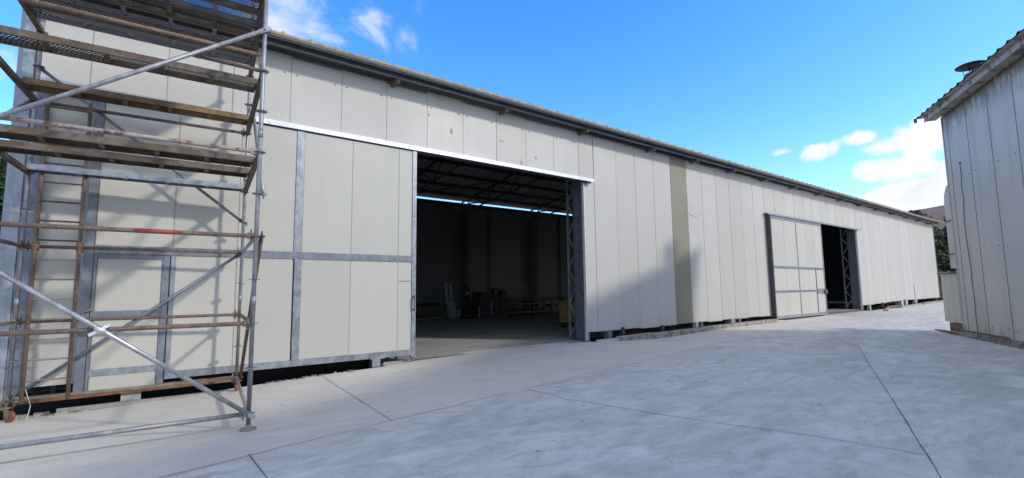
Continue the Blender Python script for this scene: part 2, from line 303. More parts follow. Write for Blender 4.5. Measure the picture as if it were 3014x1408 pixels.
# ------------------------------------------------------------------ mesh helpers
LOC = {}
class MB:
    def __init__(s): s.v = []; s.f = []; s.m = []; s.s = []
    def add(s, vs, fs, m=0, smooth=False):
        k = len(s.v); s.v += [tuple(x) for x in vs]
        for f in fs: s.f.append(tuple(i + k for i in f)); s.m.append(m); s.s.append(smooth)
        return s
    def box(s, x0, x1, y0, y1, z0, z1, m=0):
        return s.add([(x0, y0, z0), (x1, y0, z0), (x1, y1, z0), (x0, y1, z0), (x0, y0, z1), (x1, y0, z1), (x1, y1, z1), (x0, y1, z1)],
                     [(0, 3, 2, 1), (4, 5, 6, 7), (0, 1, 5, 4), (1, 2, 6, 5), (2, 3, 7, 6), (3, 0, 4, 7)], m)
    def obox(s, o, a, b, c, m=0):
        o, a, b, c = Vector(o), Vector(a), Vector(b), Vector(c)
        return s.add([o, o + a, o + a + b, o + b, o + c, o + a + c, o + a + b + c, o + b + c],
                     [(0, 3, 2, 1), (4, 5, 6, 7), (0, 1, 5, 4), (1, 2, 6, 5), (2, 3, 7, 6), (3, 0, 4, 7)], m)
    def bar(s, p, q, w, h, up=(0, 0, 1), m=0):
        p, q = Vector(p), Vector(q); d = (q - p); n = d.normalized(); a = n.cross(Vector(up))
        if a.length < 1e-4: a = n.cross(Vector((1, 0, 0)))
        a.normalize(); b = a.cross(n)
        return s.obox(p - a * w / 2 - b * h / 2, d, a * w, b * h, m)
    def tube(s, p, q, r, n=10, m=0, r2=None):
        p, q = Vector(p), Vector(q); d = (q - p).normalized(); a = d.orthogonal().normalized(); b = d.cross(a); r2 = r if r2 is None else r2
        vs = []
        for c, rr in ((p, r), (q, r2)):
            for i in range(n):
                t = 2 * math.pi * i / n; vs.append(c + (a * math.cos(t) + b * math.sin(t)) * rr)
        k = len(s.v); s.add(vs, [(i, (i + 1) % n, n + (i + 1) % n, n + i) for i in range(n)], m, True)
        s.add([], []); s.f += [tuple(k + i for i in range(n))[::-1], tuple(k + n + i for i in range(n))]; s.m += [m, m]; s.s += [False, False]
        return s
    def path(s, pts, r, n=6, m=0):
        for a, b in zip(pts, pts[1:]): s.tube(a, b, r, n, m)
        return s
    def prism(s, prof, o, ax, ay, ext, m=0, caps=True, closed=True):
        o, ax, ay, ext = Vector(o), Vector(ax), Vector(ay), Vector(ext); n = len(prof)
        vs = [o + ax * x + ay * y for x, y in prof] + [o + ax * x + ay * y + ext for x, y in prof]
        fs = [(i, (i + 1) % n, n + (i + 1) % n, n + i) for i in range(n if closed else n - 1)]
        if caps and closed: fs += [tuple(range(n))[::-1], tuple(range(n, 2 * n))]
        return s.add(vs, fs, m)
    def lathe(s, prof, c, n=16, m=0, axis=(0, 0, 1)):
        c = Vector(c); w = Vector(axis).normalized(); a = w.orthogonal().normalized(); b = w.cross(a); vs = []
        for r, z in prof:
            for i in range(n):
                t = 2 * math.pi * i / n; vs.append(c + w * z + (a * math.cos(t) + b * math.sin(t)) * r)
        fs = [(j * n + i, j * n + (i + 1) % n, (j + 1) * n + (i + 1) % n, (j + 1) * n + i) for j in range(len(prof) - 1) for i in range(n)]
        return s.add(vs, fs, m, True)
    def mesh(s, name, mats, off=Vector()):
        me = bpy.data.meshes.new(name)
        me.from_pydata([tuple(Vector(p) - off) for p in s.v], [], s.f)
        for m in (mats if isinstance(mats, (list, tuple)) else [mats]): me.materials.append(MATS[m])
        me.polygons.foreach_set('material_index', s.m); me.polygons.foreach_set('use_smooth', s.s)
        me.update(); return me
    def build(s, name, mats, parent=None, label=None, cat=None, group=None, kind=None):
        off = LOC[parent.name] if parent else Vector()
        o = bpy.data.objects.new(name, s.mesh(name, mats, off)); COL.objects.link(o)
        if parent: o.parent = parent
        LOC[o.name] = off
        return tag(o, label, cat, group, kind)
def tag(o, label=None, cat=None, group=None, kind=None):
    for k, v in (('label', label), ('category', cat), ('group', group), ('kind', kind)):
        if v: o[k] = v
    return o
def thing(name, loc, label, cat, group=None):
    o = bpy.data.objects.new(name, None); COL.objects.link(o); o.location = loc; LOC[o.name] = Vector(loc); o.empty_display_size = 0.1
    return tag(o, label, cat, group)
def solo(mb, name, mats, loc, label, cat, group=None):       # a thing that is one mesh, origin at its base
    o = bpy.data.objects.new(name, mb.mesh(name, mats, Vector(loc))); COL.objects.link(o); o.location = loc; LOC[o.name] = Vector(loc)
    return tag(o, label, cat, group)
def inst(name, me, parent, loc, rot=None, scale=None, label=None):
    o = bpy.data.objects.new(name, me); COL.objects.link(o); o.parent = parent; o.location = Vector(loc) - LOC[parent.name]
    if rot: o.rotation_euler = rot
    if scale: o.scale = scale
    LOC[o.name] = Vector(loc)
    if label: o['label'] = label
    return o
def sm(a, b, x):
    t = max(0, min(1, (x - a) / (b - a))); return t * t * (3 - 2 * t)

# ------------------------------------------------------------------ ground
WY = 9.5                                   # outer face of the hangar wall
XA, XB = -1.5, 46.6                        # its ends
def gz(x, y):
    z = 0.0058 * max(-4, min(x, 60))
    z += 0.075 * math.exp(-((x - 6.8) / 3.2) ** 2) * sm(6.6, 9.2, y)
    z -= 0.09 * (1 - sm(-0.5, 3.2, x)) * sm(5.5, 9.1, y)
    z -= 0.06 * math.exp(-((x - 12.6) / 1.8) ** 2) * sm(7, 9.1, y)
    z -= 0.075 * sm(7, 13, x) * (1 - sm(3.2, 6.0, y)) * (1 - sm(24, 32, x))
    z += 0.010 * mnoise.noise(Vector((x * 0.5, y * 0.5, 0)))
    return z
def axis(segs):
    out = []
    for a, b, n in segs: out += [a + (b - a) * i / n for i in range(n)]
    return out + [segs[-1][1]]
def in_open(x): return 3.95 < x < 9.95 or 20.4 < x < 31.0
def ground():
    xs = axis([(-400, -60, 6), (-60, -12, 12), (-12, 3.94, 40), (3.94, 3.96, 1), (3.96, 9.94, 18), (9.94, 9.96, 1), (9.96, 20.39, 24), (20.39, 20.41, 1), (20.41, 30.99, 18), (30.99, 31.01, 1), (31.01, 60, 22), (60, 140, 10), (140, 900, 10)])
    ys = axis([(-600, -60, 8), (-60, -10, 12), (-10, 9.28, 56), (9.28, 9.30, 1), (9.30, 10.2, 2), (10.2, 30, 10), (30, 120, 10), (120, 900, 8)])
    vs = []; nx = len(xs)
    for y in ys:
        for x in xs:
            z = gz(x, min(y, 30))
            if y > 9.29 and XA - 1 < x < XB + 0.5 and y < 26:
                if not in_open(x) or y > 10.1: z -= 0.62
            # bank beyond the far end of the hangar
            z += 5.5 * sm(50, 78, x) * sm(-20, 5, y) + 2.5 * sm(78, 140, x)
            z += 3.0 * sm(28, 60, y) * (1 - sm(20, 60, x))
            vs.append((x, y, z))
    fs = [(j * nx + i, j * nx + i + 1, (j + 1) * nx + i + 1, (j + 1) * nx + i) for j in range(len(ys) - 1) for i in range(nx - 1)]
    m = MB(); m.add(vs, fs, 0, False)
    for k, f in enumerate(m.f):
        c = sum((Vector(m.v[i]) for i in f), Vector()) / 4
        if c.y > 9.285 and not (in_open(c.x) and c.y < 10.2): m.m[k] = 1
        if c.x > 49 or c.x < -14 or c.y > 27 or c.y < -40: m.m[k] = 2
    me = m.mesh('ground', ['yard_concrete', 'soil_dark', 'hill_soil'])
    o = bpy.data.objects.new('ground', me); COL.objects.link(o); LOC[o.name] = Vector(); o['kind'] = 'structure'
    return o
GR = ground()
def strip(name, pts, w, dz=0.004, mat='joint_dark', jit=0.012):
    m = MB(); P = []
    for (a, b) in zip(pts, pts[1:]):
        a, b = Vector((*a, 0)), Vector((*b, 0)); n = max(1, int((b - a).length / 0.18))
        P += [a + (b - a) * i / n for i in range(n)]
    P.append(Vector((*pts[-1], 0))); vs = []
    for i, p in enumerate(P):
        d = (P[min(i + 1, len(P) - 1)] - P[max(i - 1, 0)]).normalized(); s = Vector((-d.y, d.x, 0)); j = random.uniform(-jit, jit)
        ww = w * random.uniform(0.6, 1.3)
        for k in (-0.5, 0.5):
            q = p + s * (ww * k + j); vs.append((q.x, q.y, gz(q.x, q.y) + dz + 0.004))
    m.add(vs, [(2 * i, 2 * i + 2, 2 * i + 3, 2 * i + 1) for i in range(len(P) - 1)])
    return m.build(name, mat, GR)
strip('slab_joint', [(2.7, 9.2), (2.58, 7.4), (2.44, 5.56)], 0.009, jit=0.003)
strip('slab_joint', [(0.91, 5.3), (0.92, 4.6), (0.96, 3.4), (0.9, 1.0)], 0.009, jit=0.003)
strip('slab_joint', [(13.87, 4.41), (5.11, 1.16), (2, 0.0)], 0.009, jit=0.003)
strip('slab_crack', [(4.7, 5.87), (4.76, 5.3), (4.68, 4.95), (4.80, 4.7), (4.96, 3.86), (5.2, 2.9), (5.42, 2.17), (5.56, 1.34)], 0.009, jit=0.006)
strip('slab_joint', [(0.2, 5.12), (2.44, 5.54), (4.73, 5.9), (7.6, 6.3), (10.24, 6.74), (13.2, 7.1)], 0.009, jit=0.012, mat='old_concrete')
strip('slab_joint', [(13.87, 4.41), (15.6, 5.6), (17.0, 5.2)], 0.010, jit=0.01)

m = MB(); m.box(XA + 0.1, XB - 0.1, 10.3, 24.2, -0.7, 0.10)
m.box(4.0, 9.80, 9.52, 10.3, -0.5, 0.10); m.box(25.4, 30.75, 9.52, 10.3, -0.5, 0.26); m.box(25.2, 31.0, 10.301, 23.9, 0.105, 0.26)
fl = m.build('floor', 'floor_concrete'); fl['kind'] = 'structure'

# ------------------------------------------------------------------ hangar
H = thing('hangar', (XA, WY, 0), 'long off-white panel-clad hangar with yellow-edged roof and two wide door openings', 'hangar')
def roof_front(y): return 6.045 + (y - 8.95) * 0.16          # underside
RIDGE_Y = 17.5; RIDGE_Z = roof_front(RIDGE_Y)
def roof_back(y): return RIDGE_Z - (y - RIDGE_Y) * 0.149
def roofz(y): return roof_front(y) if y < RIDGE_Y else roof_back(y)

PMESH = {}
def panel_mesh(w, h, mat, th=0.045):
    key = (round(w, 3), round(h, 3), mat)
    if key not in PMESH:
        m = MB(); g = 0.0025; e = 0.005
        # cross-section: front face set 6 mm proud of a narrow lip at both edges
        prof = [(g, th), (g, e), (g + 0.005, e), (g + 0.009, 0), (w - g - 0.009, 0), (w - g - 0.005, e), (w - g, e), (w - g, th)]
        m.prism(prof, (0, 0, 0), (1, 0, 0), (0, 1, 0), (0, 0, h))
        PMESH[key] = m.mesh('wall_panel', mat)
    return PMESH[key]
# backing sheet behind the panels, leaving the two openings free
m = MB()
for x0, x1, z0, z1 in ((XA, 4.5, 0.3, 6.0), (4.5, 9.84, 4.66, 6.0), (9.84, 25.7, 0.42, 6.0), (25.7, 30.8, 4.62, 6.0), (30.8, XB, 0.62, 6.0)):
    m.box(x0, x1, WY + 0.048, WY + 0.062, z0, z1)
for z in (5.75, 4.8, 3.3, 1.9):
    for x0, x1 in ((XA, 4.45), (9.9, 25.6), (30.9, XB)): m.box(x0, x1, WY + 0.064, WY + 0.15, z - 0.05, z + 0.05)
m.box(4.5, 9.84, WY + 0.064, WY + 0.2, 4.64, 4.80); m.box(25.7, 30.8, WY + 0.064, WY + 0.2, 4.60, 4.75)
FW = m.build('front_wall', 'galvanised', H)
seams_hi = [-1.34, -0.75, 0.2, 1.14, 2.08, 3.03, 3.98, 4.93, 5.87, 6.83, 7.77, 8.73, 9.68]
def addpanel(x0, x1, z0, z1, mat, dy=0.0, label=None):
    return inst('wall_panel', panel_mesh(x1 - x0, z1 - z0, mat), FW, (x0, WY + dy, z0), label=label)
tops = [5.93, 5.95, 5.915, 5.94]
for i, (a, b) in enumerate(zip(seams_hi, seams_hi[1:] + [10.28])):
    mat = 'panel_ribbed' if b < 4.5 else ('panel_scuffed' if i in (7, 9, 12) else 'panel_flat')
    if a > 9: b = 10.26
    addpanel(a, b, 4.60, tops[i % 4] + (0.03 if i in (3, 7) else 0), mat, 0.002 * (i % 3))
for a, b in zip([-1.34, -0.7, 0.24, 1.18, 2.12, 3.06], [-0.7, 0.24, 1.18, 2.12, 3.06, 4.0]):
    addpanel(a, b, 0.26, 4.59, 'panel_ribbed', 0.003)
addpanel(4.0, 4.5, 0.26, 4.59, 'panel_ribbed', 0.001)
addpanel(9.80, 10.27, 0.34, 4.59, 'panel_flat', 0.0)
seams = [10.28, 11.24, 12.15, 13.07, 14.0, 14.94, 15.87, 16.8, 17.74, 18.66, 19.57, 20.5]
while seams[-1] < XB - 1: seams.append(seams[-1] + 0.946)
seams[-1] = XB
rb = random.Random(3)
bots = [0.33, 0.335, 0.31, 0.325, 0.345, 0.35, 0.325, 0.36, 0.345, 0.36, 0.35]
for i, (a, b) in enumerate(zip(seams, seams[1:])):
    kh = 13.9 < a < 14.1
    mat = 'panel_khaki' if kh else ('panel_scuffed' if i in (8, 14) else 'panel_flat')
    top = tops[(i * 3) % 4] + (0.10 if a > 20 else 0.0) * sm(20, 46, a) + 0.004 * i / 10
    if a < 25.2: z0 = bots[i % 11] if i < 11 else 0.36
    elif a < 30.7: z0 = 4.56
    else: z0 = 0.47 + 0.12 * sm(31, 38, a) + rb.choice((0, 0, 0.012, -0.012))
    if 25.2 <= a < 30.7: b = min(b, 30.78)
    addpanel(a, b, z0, top, mat, 0.002 * ((i * 7) % 4), 'weathered khaki translucent wall panel' if kh else None)
    if a < 30.7 and seams[i + 1] > 30.7: addpanel(30.78, seams[i + 1], 0.47, top, 'panel_flat')
# screws, far too small to pick apart
m = MB()
for i, a in enumerate(seams[:-1]):
    for z in (0.52, 1.55, 2.45, 5.6):
        if 20.5 < a < 30.8 and z < 4.6: continue
        for dx in (0.08, 0.86):
            m.lathe([(0.010, 0), (0.008, 0.008), (0.0001, 0.009)], (a + dx + 0.01 * math.sin(i * 3.1 + z), WY - 0.0, z + 0.01 * ((i * 5) % 3)), 6, axis=(0, -1, 0))
for i, a in enumerate(seams_hi[:-1]):
    for dx in (0.1, 0.82): m.lathe([(0.014, 0), (0.012, 0.010), (0.0001, 0.012)], (a + dx, WY, 5.62), 6, axis=(0, -1, 0))
m.build('screw_heads', 'screw_dark', FW, kind='stuff')
for pts in (((14.98, 4.06), (15.2, 4.02), (15.42, 3.98), (15.6, 4.05), (15.68, 4.16), (15.84, 4.24)), ((17.45, 5.45), (17.55, 5.62), (17.72, 5.72)), ((17.5, 5.38), (17.62, 5.5), (17.8, 5.6))):
    m = MB(); m.path([(a, WY + 0.002, z) for a, z in pts], 0.007, 6); m.build('crease', 'panel_flat', FW)
simple('sealant', (0.42, 0.35, 0.25), 0.8, 0, 0.35, 20, 0.4)
for bx, bz, r1, r2 in ((5.55, 5.18, 0.05, 0.07), (7.62, 4.75, 0.04, 0.10), (4.98, 5.45, 0.03, 0.03), (8.1, 4.95, 0.03, 0.05), (6.98, 5.2, 0.06, 0.025)):
    m = MB(); rq = random.Random(int(bx * 100)); pr = [(math.cos(t * 0.628) * r1 * rq.uniform(.6, 1.2), math.sin(t * 0.628) * r2 * rq.uniform(.6, 1.2)) for t in range(10)]
    m.prism(pr, (bx, WY - 0.006, bz), (1, 0, 0), (0, 0, 1), (0, 0.012, 0)); m.build('sealant_smear', 'sealant', FW)
# corner flashing at the near end
m = MB(); m.box(-1.53, -1.36, WY - 0.05, WY + 0.10, 0.0, 6.0); m.build('corner_flashing', 'galvanised', H)
m = MB(); m.box(-1.357, -1.18, WY - 0.03, WY - 0.004, 0.15, 4.5); m.box(-1.20, -1.165, WY - 0.06, WY - 0.032, 0.15, 4.5); m.build('corner_flashing', 'galvanised_dull', H)
m = MB(); m.box(XB + 0.002, XB + 0.05, WY - 0.02, WY + 0.12, 0.6, 6.1); m.build('corner_flashing', 'grey_steel', H)
# gable walls
for x0 in (XA - 0.04, XB - 0.01):
    m = MB(); prof = [(WY + 0.2, 0.2), (23.1, 0.2), (23.1, roofz(23.1) - 0.05), (RIDGE_Y, RIDGE_Z - 0.05), (WY + 0.2, roofz(WY + .2) - 0.05)]
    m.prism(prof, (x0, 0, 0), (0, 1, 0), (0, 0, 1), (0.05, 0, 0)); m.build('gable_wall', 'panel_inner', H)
# door track above the near opening
m = MB(); m.box(-1.30, 10.12, 9.335, 9.355, 4.525, 4.615); m.box(-1.30, 10.12, 9.356, 9.497, 4.60, 4.612)
for k in range(9): m.box(-0.9 + k * 1.3, -0.86 + k * 1.3, 9.325, 9.334, 4.54, 4.60)
m.build('door_track', 'track_white', H)
m = MB(); m.box(-1.28, 10.05, 9.40, 9.46, 4.50, 4.56); m.build('door_track', 'dark_steel', H)
m = MB(); m.box(20.42, 31.05, 9.345, 9.497, 4.53, 4.565); m.box(20.42, 31.05, 9.340, 9.352, 4.49, 4.53); m.build('door_track', 'galvanised', H)
# jamb posts
for xj, zb, zt in ((9.81, 0.09, 4.62), (30.76, 0.25, 4.56)):
    m = MB(); m.box(xj - 0.008, xj + 0.012, WY - 0.035, WY + 0.05, zb + 0.02, zt); m.build('jamb_trim', 'track_white', H)
    m = MB(); m.box(xj + 0.0, xj + 0.14, WY + 0.066, WY + 0.16, zb - 0.1, zt); m.box(xj + 0.03, xj + 0.14, WY + 0.161, WY + 0.30, zb - 0.1, zt); m.box(xj + 0.005, xj + 0.14, WY + 0.301, WY + 0.42, zb - 0.1, zt)
    m.build('jamb_post', 'grey_steel', H)
    m = MB(); m.box(xj + 0.02, xj + 0.10, WY - 0.02, WY + 0.045, zb - 0.1, 0.33 if xj < 20 else 0.46); m.build('jamb_foot', 'galvanised_dull', H)
    m = MB(); m.box(xj - 5.2, xj, 9.47, 9.515, zb - 0.05, zb + 0.012); m.build('threshold_angle', 'rust_brown', H)
# lattice columns and roof frames
def lattice(x, y0, y1, z0, z1, mat, step=0.48, name='lattice_column'):
    m = MB(); single = mat == 'galvanised'
    for xx in ((x,) if single else (x - 0.10, x + 0.10)):
        for y in (y0, y1): m.box(xx - 0.028, xx + 0.028, y - 0.028, y + 0.028, z0, z1)
        n = int((z1 - z0 - 0.1) / step)
        for k in range(n):
            a, b = (y0, y1) if k % 2 else (y1, y0)
            m.bar((xx, a, z0 + 0.08 + k * step), (xx, b, z0 + 0.08 + (k + 1) * step), 0.045 if single else 0.03, 0.045 if single else 0.03, (1, 0, 0))
    for k in range(0 if single else int((z1 - z0) / (step * 2))):
        for y in (y0, y1): m.bar((x - 0.10, y, z0 + 0.2 + k * step * 2), (x + 0.10, y, z0 + 0.2 + (k + 0.8) * step * 2), 0.022, 0.022, (0, 1, 0))
    return m.build(name, mat, H)
frames = [-1.0, 4.3, 9.93, 14.1, 19.1, 24.4, 30.88, 35.9, 41.0, 46.2]
for x in frames:
    z0 = 0.09 if x < 20 else 0.25
    lattice(x, WY + (0.44 if x in (9.93, 30.88) else 0.30), WY + (0.76 if x in (9.93, 30.88) else 0.70), z0, 5.75, 'galvanised' if x in (9.93, 30.88) else 'dark_steel')
    lattice(x, 22.55, 22.98, 0.09, 5.85, 'dark_steel')
    m = MB(); Y0, Y1 = WY + 0.3, 22.98; zb = 5.72; N = 12; xx = x
    zl = lambda y: roofz(y) - 0.22
    m.bar((xx, Y0, zb), (xx, 16.5, zb + 0.75), 0.06, 0.06); m.bar((xx, 16.5, zb + 0.75), (xx, Y1, zb + 0.05), 0.06, 0.06)
    m.bar((xx, Y0, zl(Y0)), (xx, RIDGE_Y, zl(RIDGE_Y)), 0.07, 0.07); m.bar((xx, RIDGE_Y, zl(RIDGE_Y)), (xx, Y1, zl(Y1)), 0.07, 0.07)
    zlo = lambda y: zb + 0.75 * (y - Y0) / (16.5 - Y0) if y < 16.5 else zb + 0.75 - 0.70 * (y - 16.5) / (Y1 - 16.5)
    ys = [Y0 + (Y1 - Y0) * k / N for k in range(N + 1)]
    for k in range(N):
        a, b = ys[k], ys[k + 1]
        p, q = ((a, zlo(a)), (b, zl(b))) if k % 2 == 0 else ((a, zl(a)), (b, zlo(b)))
        m.bar((xx, p[0], p[1]), (xx, q[0], q[1]), 0.045, 0.045)
    m.build('roof_truss', 'dark_steel', H)
for y in (10.6, 11.9, 13.2, 14.5, 15.8, 17.1, 18.4, 19.7, 21.0, 22.2):
    m = MB(); zz = roofz(y); m.box(XA + 0.1, XB - 0.1, y - 0.03, y + 0.03, zz - 0.17, zz - 0.02); m.build('purlin', 'dark_steel', H)
# bracing in the roof plane
for xa, xb in ((9.93, 14.1), (14.1, 19.1), (4.3, 9.93), (19.1, 24.4)):
    m = MB(); m.bar((xa, 12.5, roofz(12.5) - 0.3), (xb, 17.0, roofz(17.0) - 0.3), 0.05, 0.05); m.bar((xb, 18.4, roofz(18.4) - .45), (xa, 22.4, roofz(22.4) - 0.45), 0.05, 0.05); m.build('roof_brace', 'grey_steel', H)
# back wall: panels, rails and posts
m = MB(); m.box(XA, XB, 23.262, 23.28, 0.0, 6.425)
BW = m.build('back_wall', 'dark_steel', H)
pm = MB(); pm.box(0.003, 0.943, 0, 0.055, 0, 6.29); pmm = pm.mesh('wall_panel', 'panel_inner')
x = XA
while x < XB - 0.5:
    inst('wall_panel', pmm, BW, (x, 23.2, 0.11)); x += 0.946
for z in (4.71, 3.28, 1.69):
    m = MB(); m.box(XA + 0.1, XB - 0.1, 23.10, 23.198, z - 0.05, z + 0.05); m.build('wall_rail', 'galvanised_dull', BW)
m = MB(); m.box(XA + 0.1, XB - 0.1, 23.06, 23.198, 6.2, 6.36); m.build('wall_rail', 'dark_steel', BW)
for x in (11.4, 16.1, 21.6, 27.5, 33.0):
    m = MB(); m.box(x - 0.05, x + 0.05, 23.0, 23.097, 0.1, 6.2); m.build('wall_post', 'grey_steel', BW)
# roof panels: ribbed skin on top, tan foam edge at the eave
m = MB(); W = 0.946; th = 0.05; y0, y1 = 8.95, RIDGE_Y
def rib(x0, m, y0, y1, zf, wid):
    pr = [(0, 0)]
    for c in (wid * 0.25, wid * 0.75): pr += [(c - 0.04, 0), (c - 0.02, 0.032), (c + 0.02, 0.032), (c + 0.04, 0)]
    pr += [(wid, 0)]
    top0 = [(x0 + a, y0, zf(y0) + th + b) for a, b in pr]; top1 = [(x0 + a, y1, zf(y1) + th + b) for a, b in pr]
    n = len(pr); bot = [(x0, y0, zf(y0)), (x0 + wid, y0, zf(y0)), (x0, y1, zf(y1)), (x0 + wid, y1, zf(y1))]
    m.add(top0 + top1, [(i, i + 1, n + i + 1, n + i) for i in range(n - 1)], 1)
    m.add(bot, [(0, 2, 3, 1)], 0)
    m.add(bot[:2] + top0, [(0, 1) + tuple(range(n + 1, 1, -1))], 1)
    m.add([(x0, y0 - 0.012, zf(y0) + 0.002), (x0 + wid, y0 - 0.012, zf(y0) + 0.002), (x0 + wid, y0 - 0.012, zf(y0) + th - 0.01), (x0, y0 - 0.012, zf(y0) + th - 0.01),
           (x0, y0 - .001, zf(y0) + 0.002), (x0 + wid, y0 - .001, zf(y0) + 0.002), (x0 + wid, y0 - .001, zf(y0) + th - 0.01), (x0, y0 - .001, zf(y0) + th - 0.01)], [(0, 1, 2, 3), (3, 2, 6, 7), (0, 4, 5, 1)], 1)
    return m
rf = MB(); rf.box(XA, XB, RIDGE_Y - 0.25, RIDGE_Y + 0.25, RIDGE_Z + 0.075, RIDGE_Z + 0.10)
ROOF = rf.build('roof', 'roof_grey', H)
fm = rib(0, MB(), y0, y1, roof_front, W).mesh('roof_panel', ['soffit_grey', 'roof_yellow'])
m2 = MB(); rib(0, m2, RIDGE_Y, 23.36, roof_back, W); bm = m2.mesh('roof_panel', ['soffit_grey', 'roof_yellow'])
x = XA - 0.25
while x < XB + 0.2:
    inst('roof_panel', fm, ROOF, (x, 0, 0)); inst('roof_panel', bm, ROOF, (x, 0, 0)); x += W
# eave purlin, soffit lip, outriggers
m = MB(); m.box(XA - 0.2, XB + 0.25, 9.22, 9.30, 5.965, roof_front(9.22) - 0.002); m.build('eave_purlin', 'dark_steel', H)
m = MB(); m.box(XA - 0.2, XB + 0.25, 9.195, 9.218, 5.958, 5.985); m.box(XA - 0.2, XB + 0.25, 9.08, 9.10, roof_front(9.08) - 0.014, roof_front(9.08) - 0.002); m.build('eave_lip', 'galvanised_dull', H)
xs = [1.3, 4.09, 6.94, 9.71, 12.76, 15.22, 17.64, 20.3] + [23.0 + 2.75 * k for k in range(9)]
for i, x in enumerate(xs):
    m = MB(); z = 5.86; e = 9.18 if i % 3 else 9.14
    m.box(x - 0.04, x + 0.04, e, WY + 0.06, z, z + 0.09)
    m.box(x - 0.028, x + 0.028, e - 0.003, e + 0.0, z + 0.015, z + 0.075, 1); m.build('outrigger', ['rust_brown' if i < 4 else 'grey_steel', 'dark_steel'], H)
for x0, x1 in ((XA, 3.98), (9.96, 25.3), (31.0, XB)):
    m = MB(); m.box(x0, x1, 10.24, 10.29, -0.7, 0.08); m.build('gap_shade_sheet', 'black_steel', H)  # black sheet added over the slab edge, painting the gap's shade
# footings in the gap under the wall
for x, w, z0, z1, mat in ((-0.0, 0.24, -0.62, 0.14, 'block_pale'), (10.72, 0.17, -0.62, 0.34, 'galvanised_dull'), (11.3, 0.1, -0.6, 0.4, 'dark_steel'), (15.1, 0.12, -0.6, 0.36, 'block_pale'), (15.4, 0.08, -0.6, 0.36, 'galvanised_dull'),
                            (17.45, 0.26, -0.6, 0.36, 'kerb_concrete'), (17.95, 0.1, -0.6, 0.36, 'galvanised_dull'), (13.2, 0.1, -0.6, .36, 'dark_steel'), (31.9, 0.15, -0.5, .5, 'block_pale'), (34, 0.12, -.5, .55, 'dark_steel'), (37.6, 0.35, -.5, .62, 'block_pale'), (38.5, 0.3, -.5, .62, 'block_pale'), (40.4, .15, -.5, .62, 'block_pale')):
    m = MB(); m.box(x - w / 2, x + w / 2, 9.46, 9.46 + max(0.15, w), z0, z1); m.build('footing', mat, H)
m = MB(); m.box(-1.25, 1.35, 9.40, 9.46, 0.06, 0.10); m.box(-1.25, 1.35, 9.445, 9.455, 0.101, 0.15); m.build('guide_rail', 'rust_orange', H)
# trim sheet hanging at the far end of the front wall
m = MB(); m.bar((40.6, 9.44, 0.35), (40.45, 9.47, 1.5), 0.10, 0.012, (0, 1, 0)); m.build('loose_trim', 'track_white', H)

# ------------------------------------------------------------------ sliding gates
def gate(loc, label):
    return thing('sliding_gate', loc, label, 'gate', 'sliding gates of the hangar')
GY = 9.375
def fbar(m, x0, x1, z0, z1, d=0.0): m.box(x0, x1, GY - 0.006 - d, GY + 0.06, z0, z1)
def gp(parent, x0, x1, z0, z1, mat):
    me = panel_mesh(x1 - x0, z1 - z0, mat, 0.03); return inst('gate_panel', me, parent, (x0, GY + 0.006, z0))
G1 = gate((-0.65, GY, 0.2), 'near sliding gate with cream ribbed panels, galvanised frame and a wicket door, behind the scaffold')
m = MB(); fbar(m, -0.655, -0.545, 0.15, 4.50); fb = m.build('stile', 'galvanised_dull', G1)
m = MB(); fbar(m, 4.53, 4.62, 0.17, 4.52, 0.004); m.build('stile', 'galvanised', G1)
m = MB(); fbar(m, 2.20, 2.33, 2.25, 4.50); fbar(m, 2.22, 2.345, 0.325, 2.12); m.build('mullion', 'galvanised', G1)
m = MB(); fbar(m, -0.54, 4.528, 2.122, 2.248, 0.003); m.build('middle_rail', 'galvanised_dull', G1)
m = MB(); fbar(m, 0.42, 4.528, 0.215, 0.323, 0.003); m.build('bottom_rail', 'galvanised', G1)
m = MB(); m.box(-0.65, 4.62, GY + 0.0, GY + 0.07, 4.502, 4.55); m.build('top_rail', 'dark_steel', G1)
for a, b in ((-0.54, 0.40), (0.40, 1.30), (1.30, 2.20), (2.33, 3.24), (3.24, 4.22), (4.22, 4.53)):
    gp(G1, a, b, 2.25, 4.50, 'panel_gate')
    if a > 0.3: gp(G1, a + (0.03 if a < 0.5 else 0), b, 0.325, 2.12, 'panel_gate')
m = MB(); m.box(4.24, 4.52, GY - 0.002, GY + 0.004, 1.72, 1.726); m.build('seam', 'joint_dark', G1)
wk = MB(); wk.box(-0.535, -0.50, GY - 0.008, GY + 0.05, 0.14, 2.115)
WD = wk.build('wicket_door', 'galvanised_dull', G1, 'narrow wicket door framed in galvanised strips')
m = MB(); fbar(m, 0.285, 0.375, 0.155, 2.115); m.build('stile', 'galvanised_dull', WD)
m = MB(); fbar(m, 0.392, 0.455, 0.215, 2.118); m.build('stile', 'galvanised', G1)
m = MB(); m.box(0.376, 0.391, GY + 0.005, GY + 0.03, 0.16, 2.11); m.build('hinge_gap', 'black_steel', WD)
m = MB(); fbar(m, -0.498, 0.283, 1.18, 1.28); m.build('lock_rail', 'galvanised_dull', WD); m = MB(); fbar(m, -0.498, 0.283, 2.05, 2.115); m.build('top_rail', 'galvanised_dull', WD)
m = MB(); fbar(m, -0.498, 0.283, 0.35, 0.445); m.build('kick_rail', 'galvanised', WD)
for z0, z1 in ((0.15, 0.35), (0.445, 1.18), (1.28, 2.05)):
    inst('door_panel', panel_mesh(0.781, z1 - z0, 'panel_gate', 0.03), WD, (-0.498, GY + 0.004, z0))
m = MB(); m.box(-0.62, -0.60, GY - 0.03, GY - 0.007, 1.22, 1.32); m.tube((-0.61, GY - 0.02, 1.27), (-0.50, GY - 0.05, 1.32), 0.018, 8); m.build('door_latch', 'tan_tube', WD)
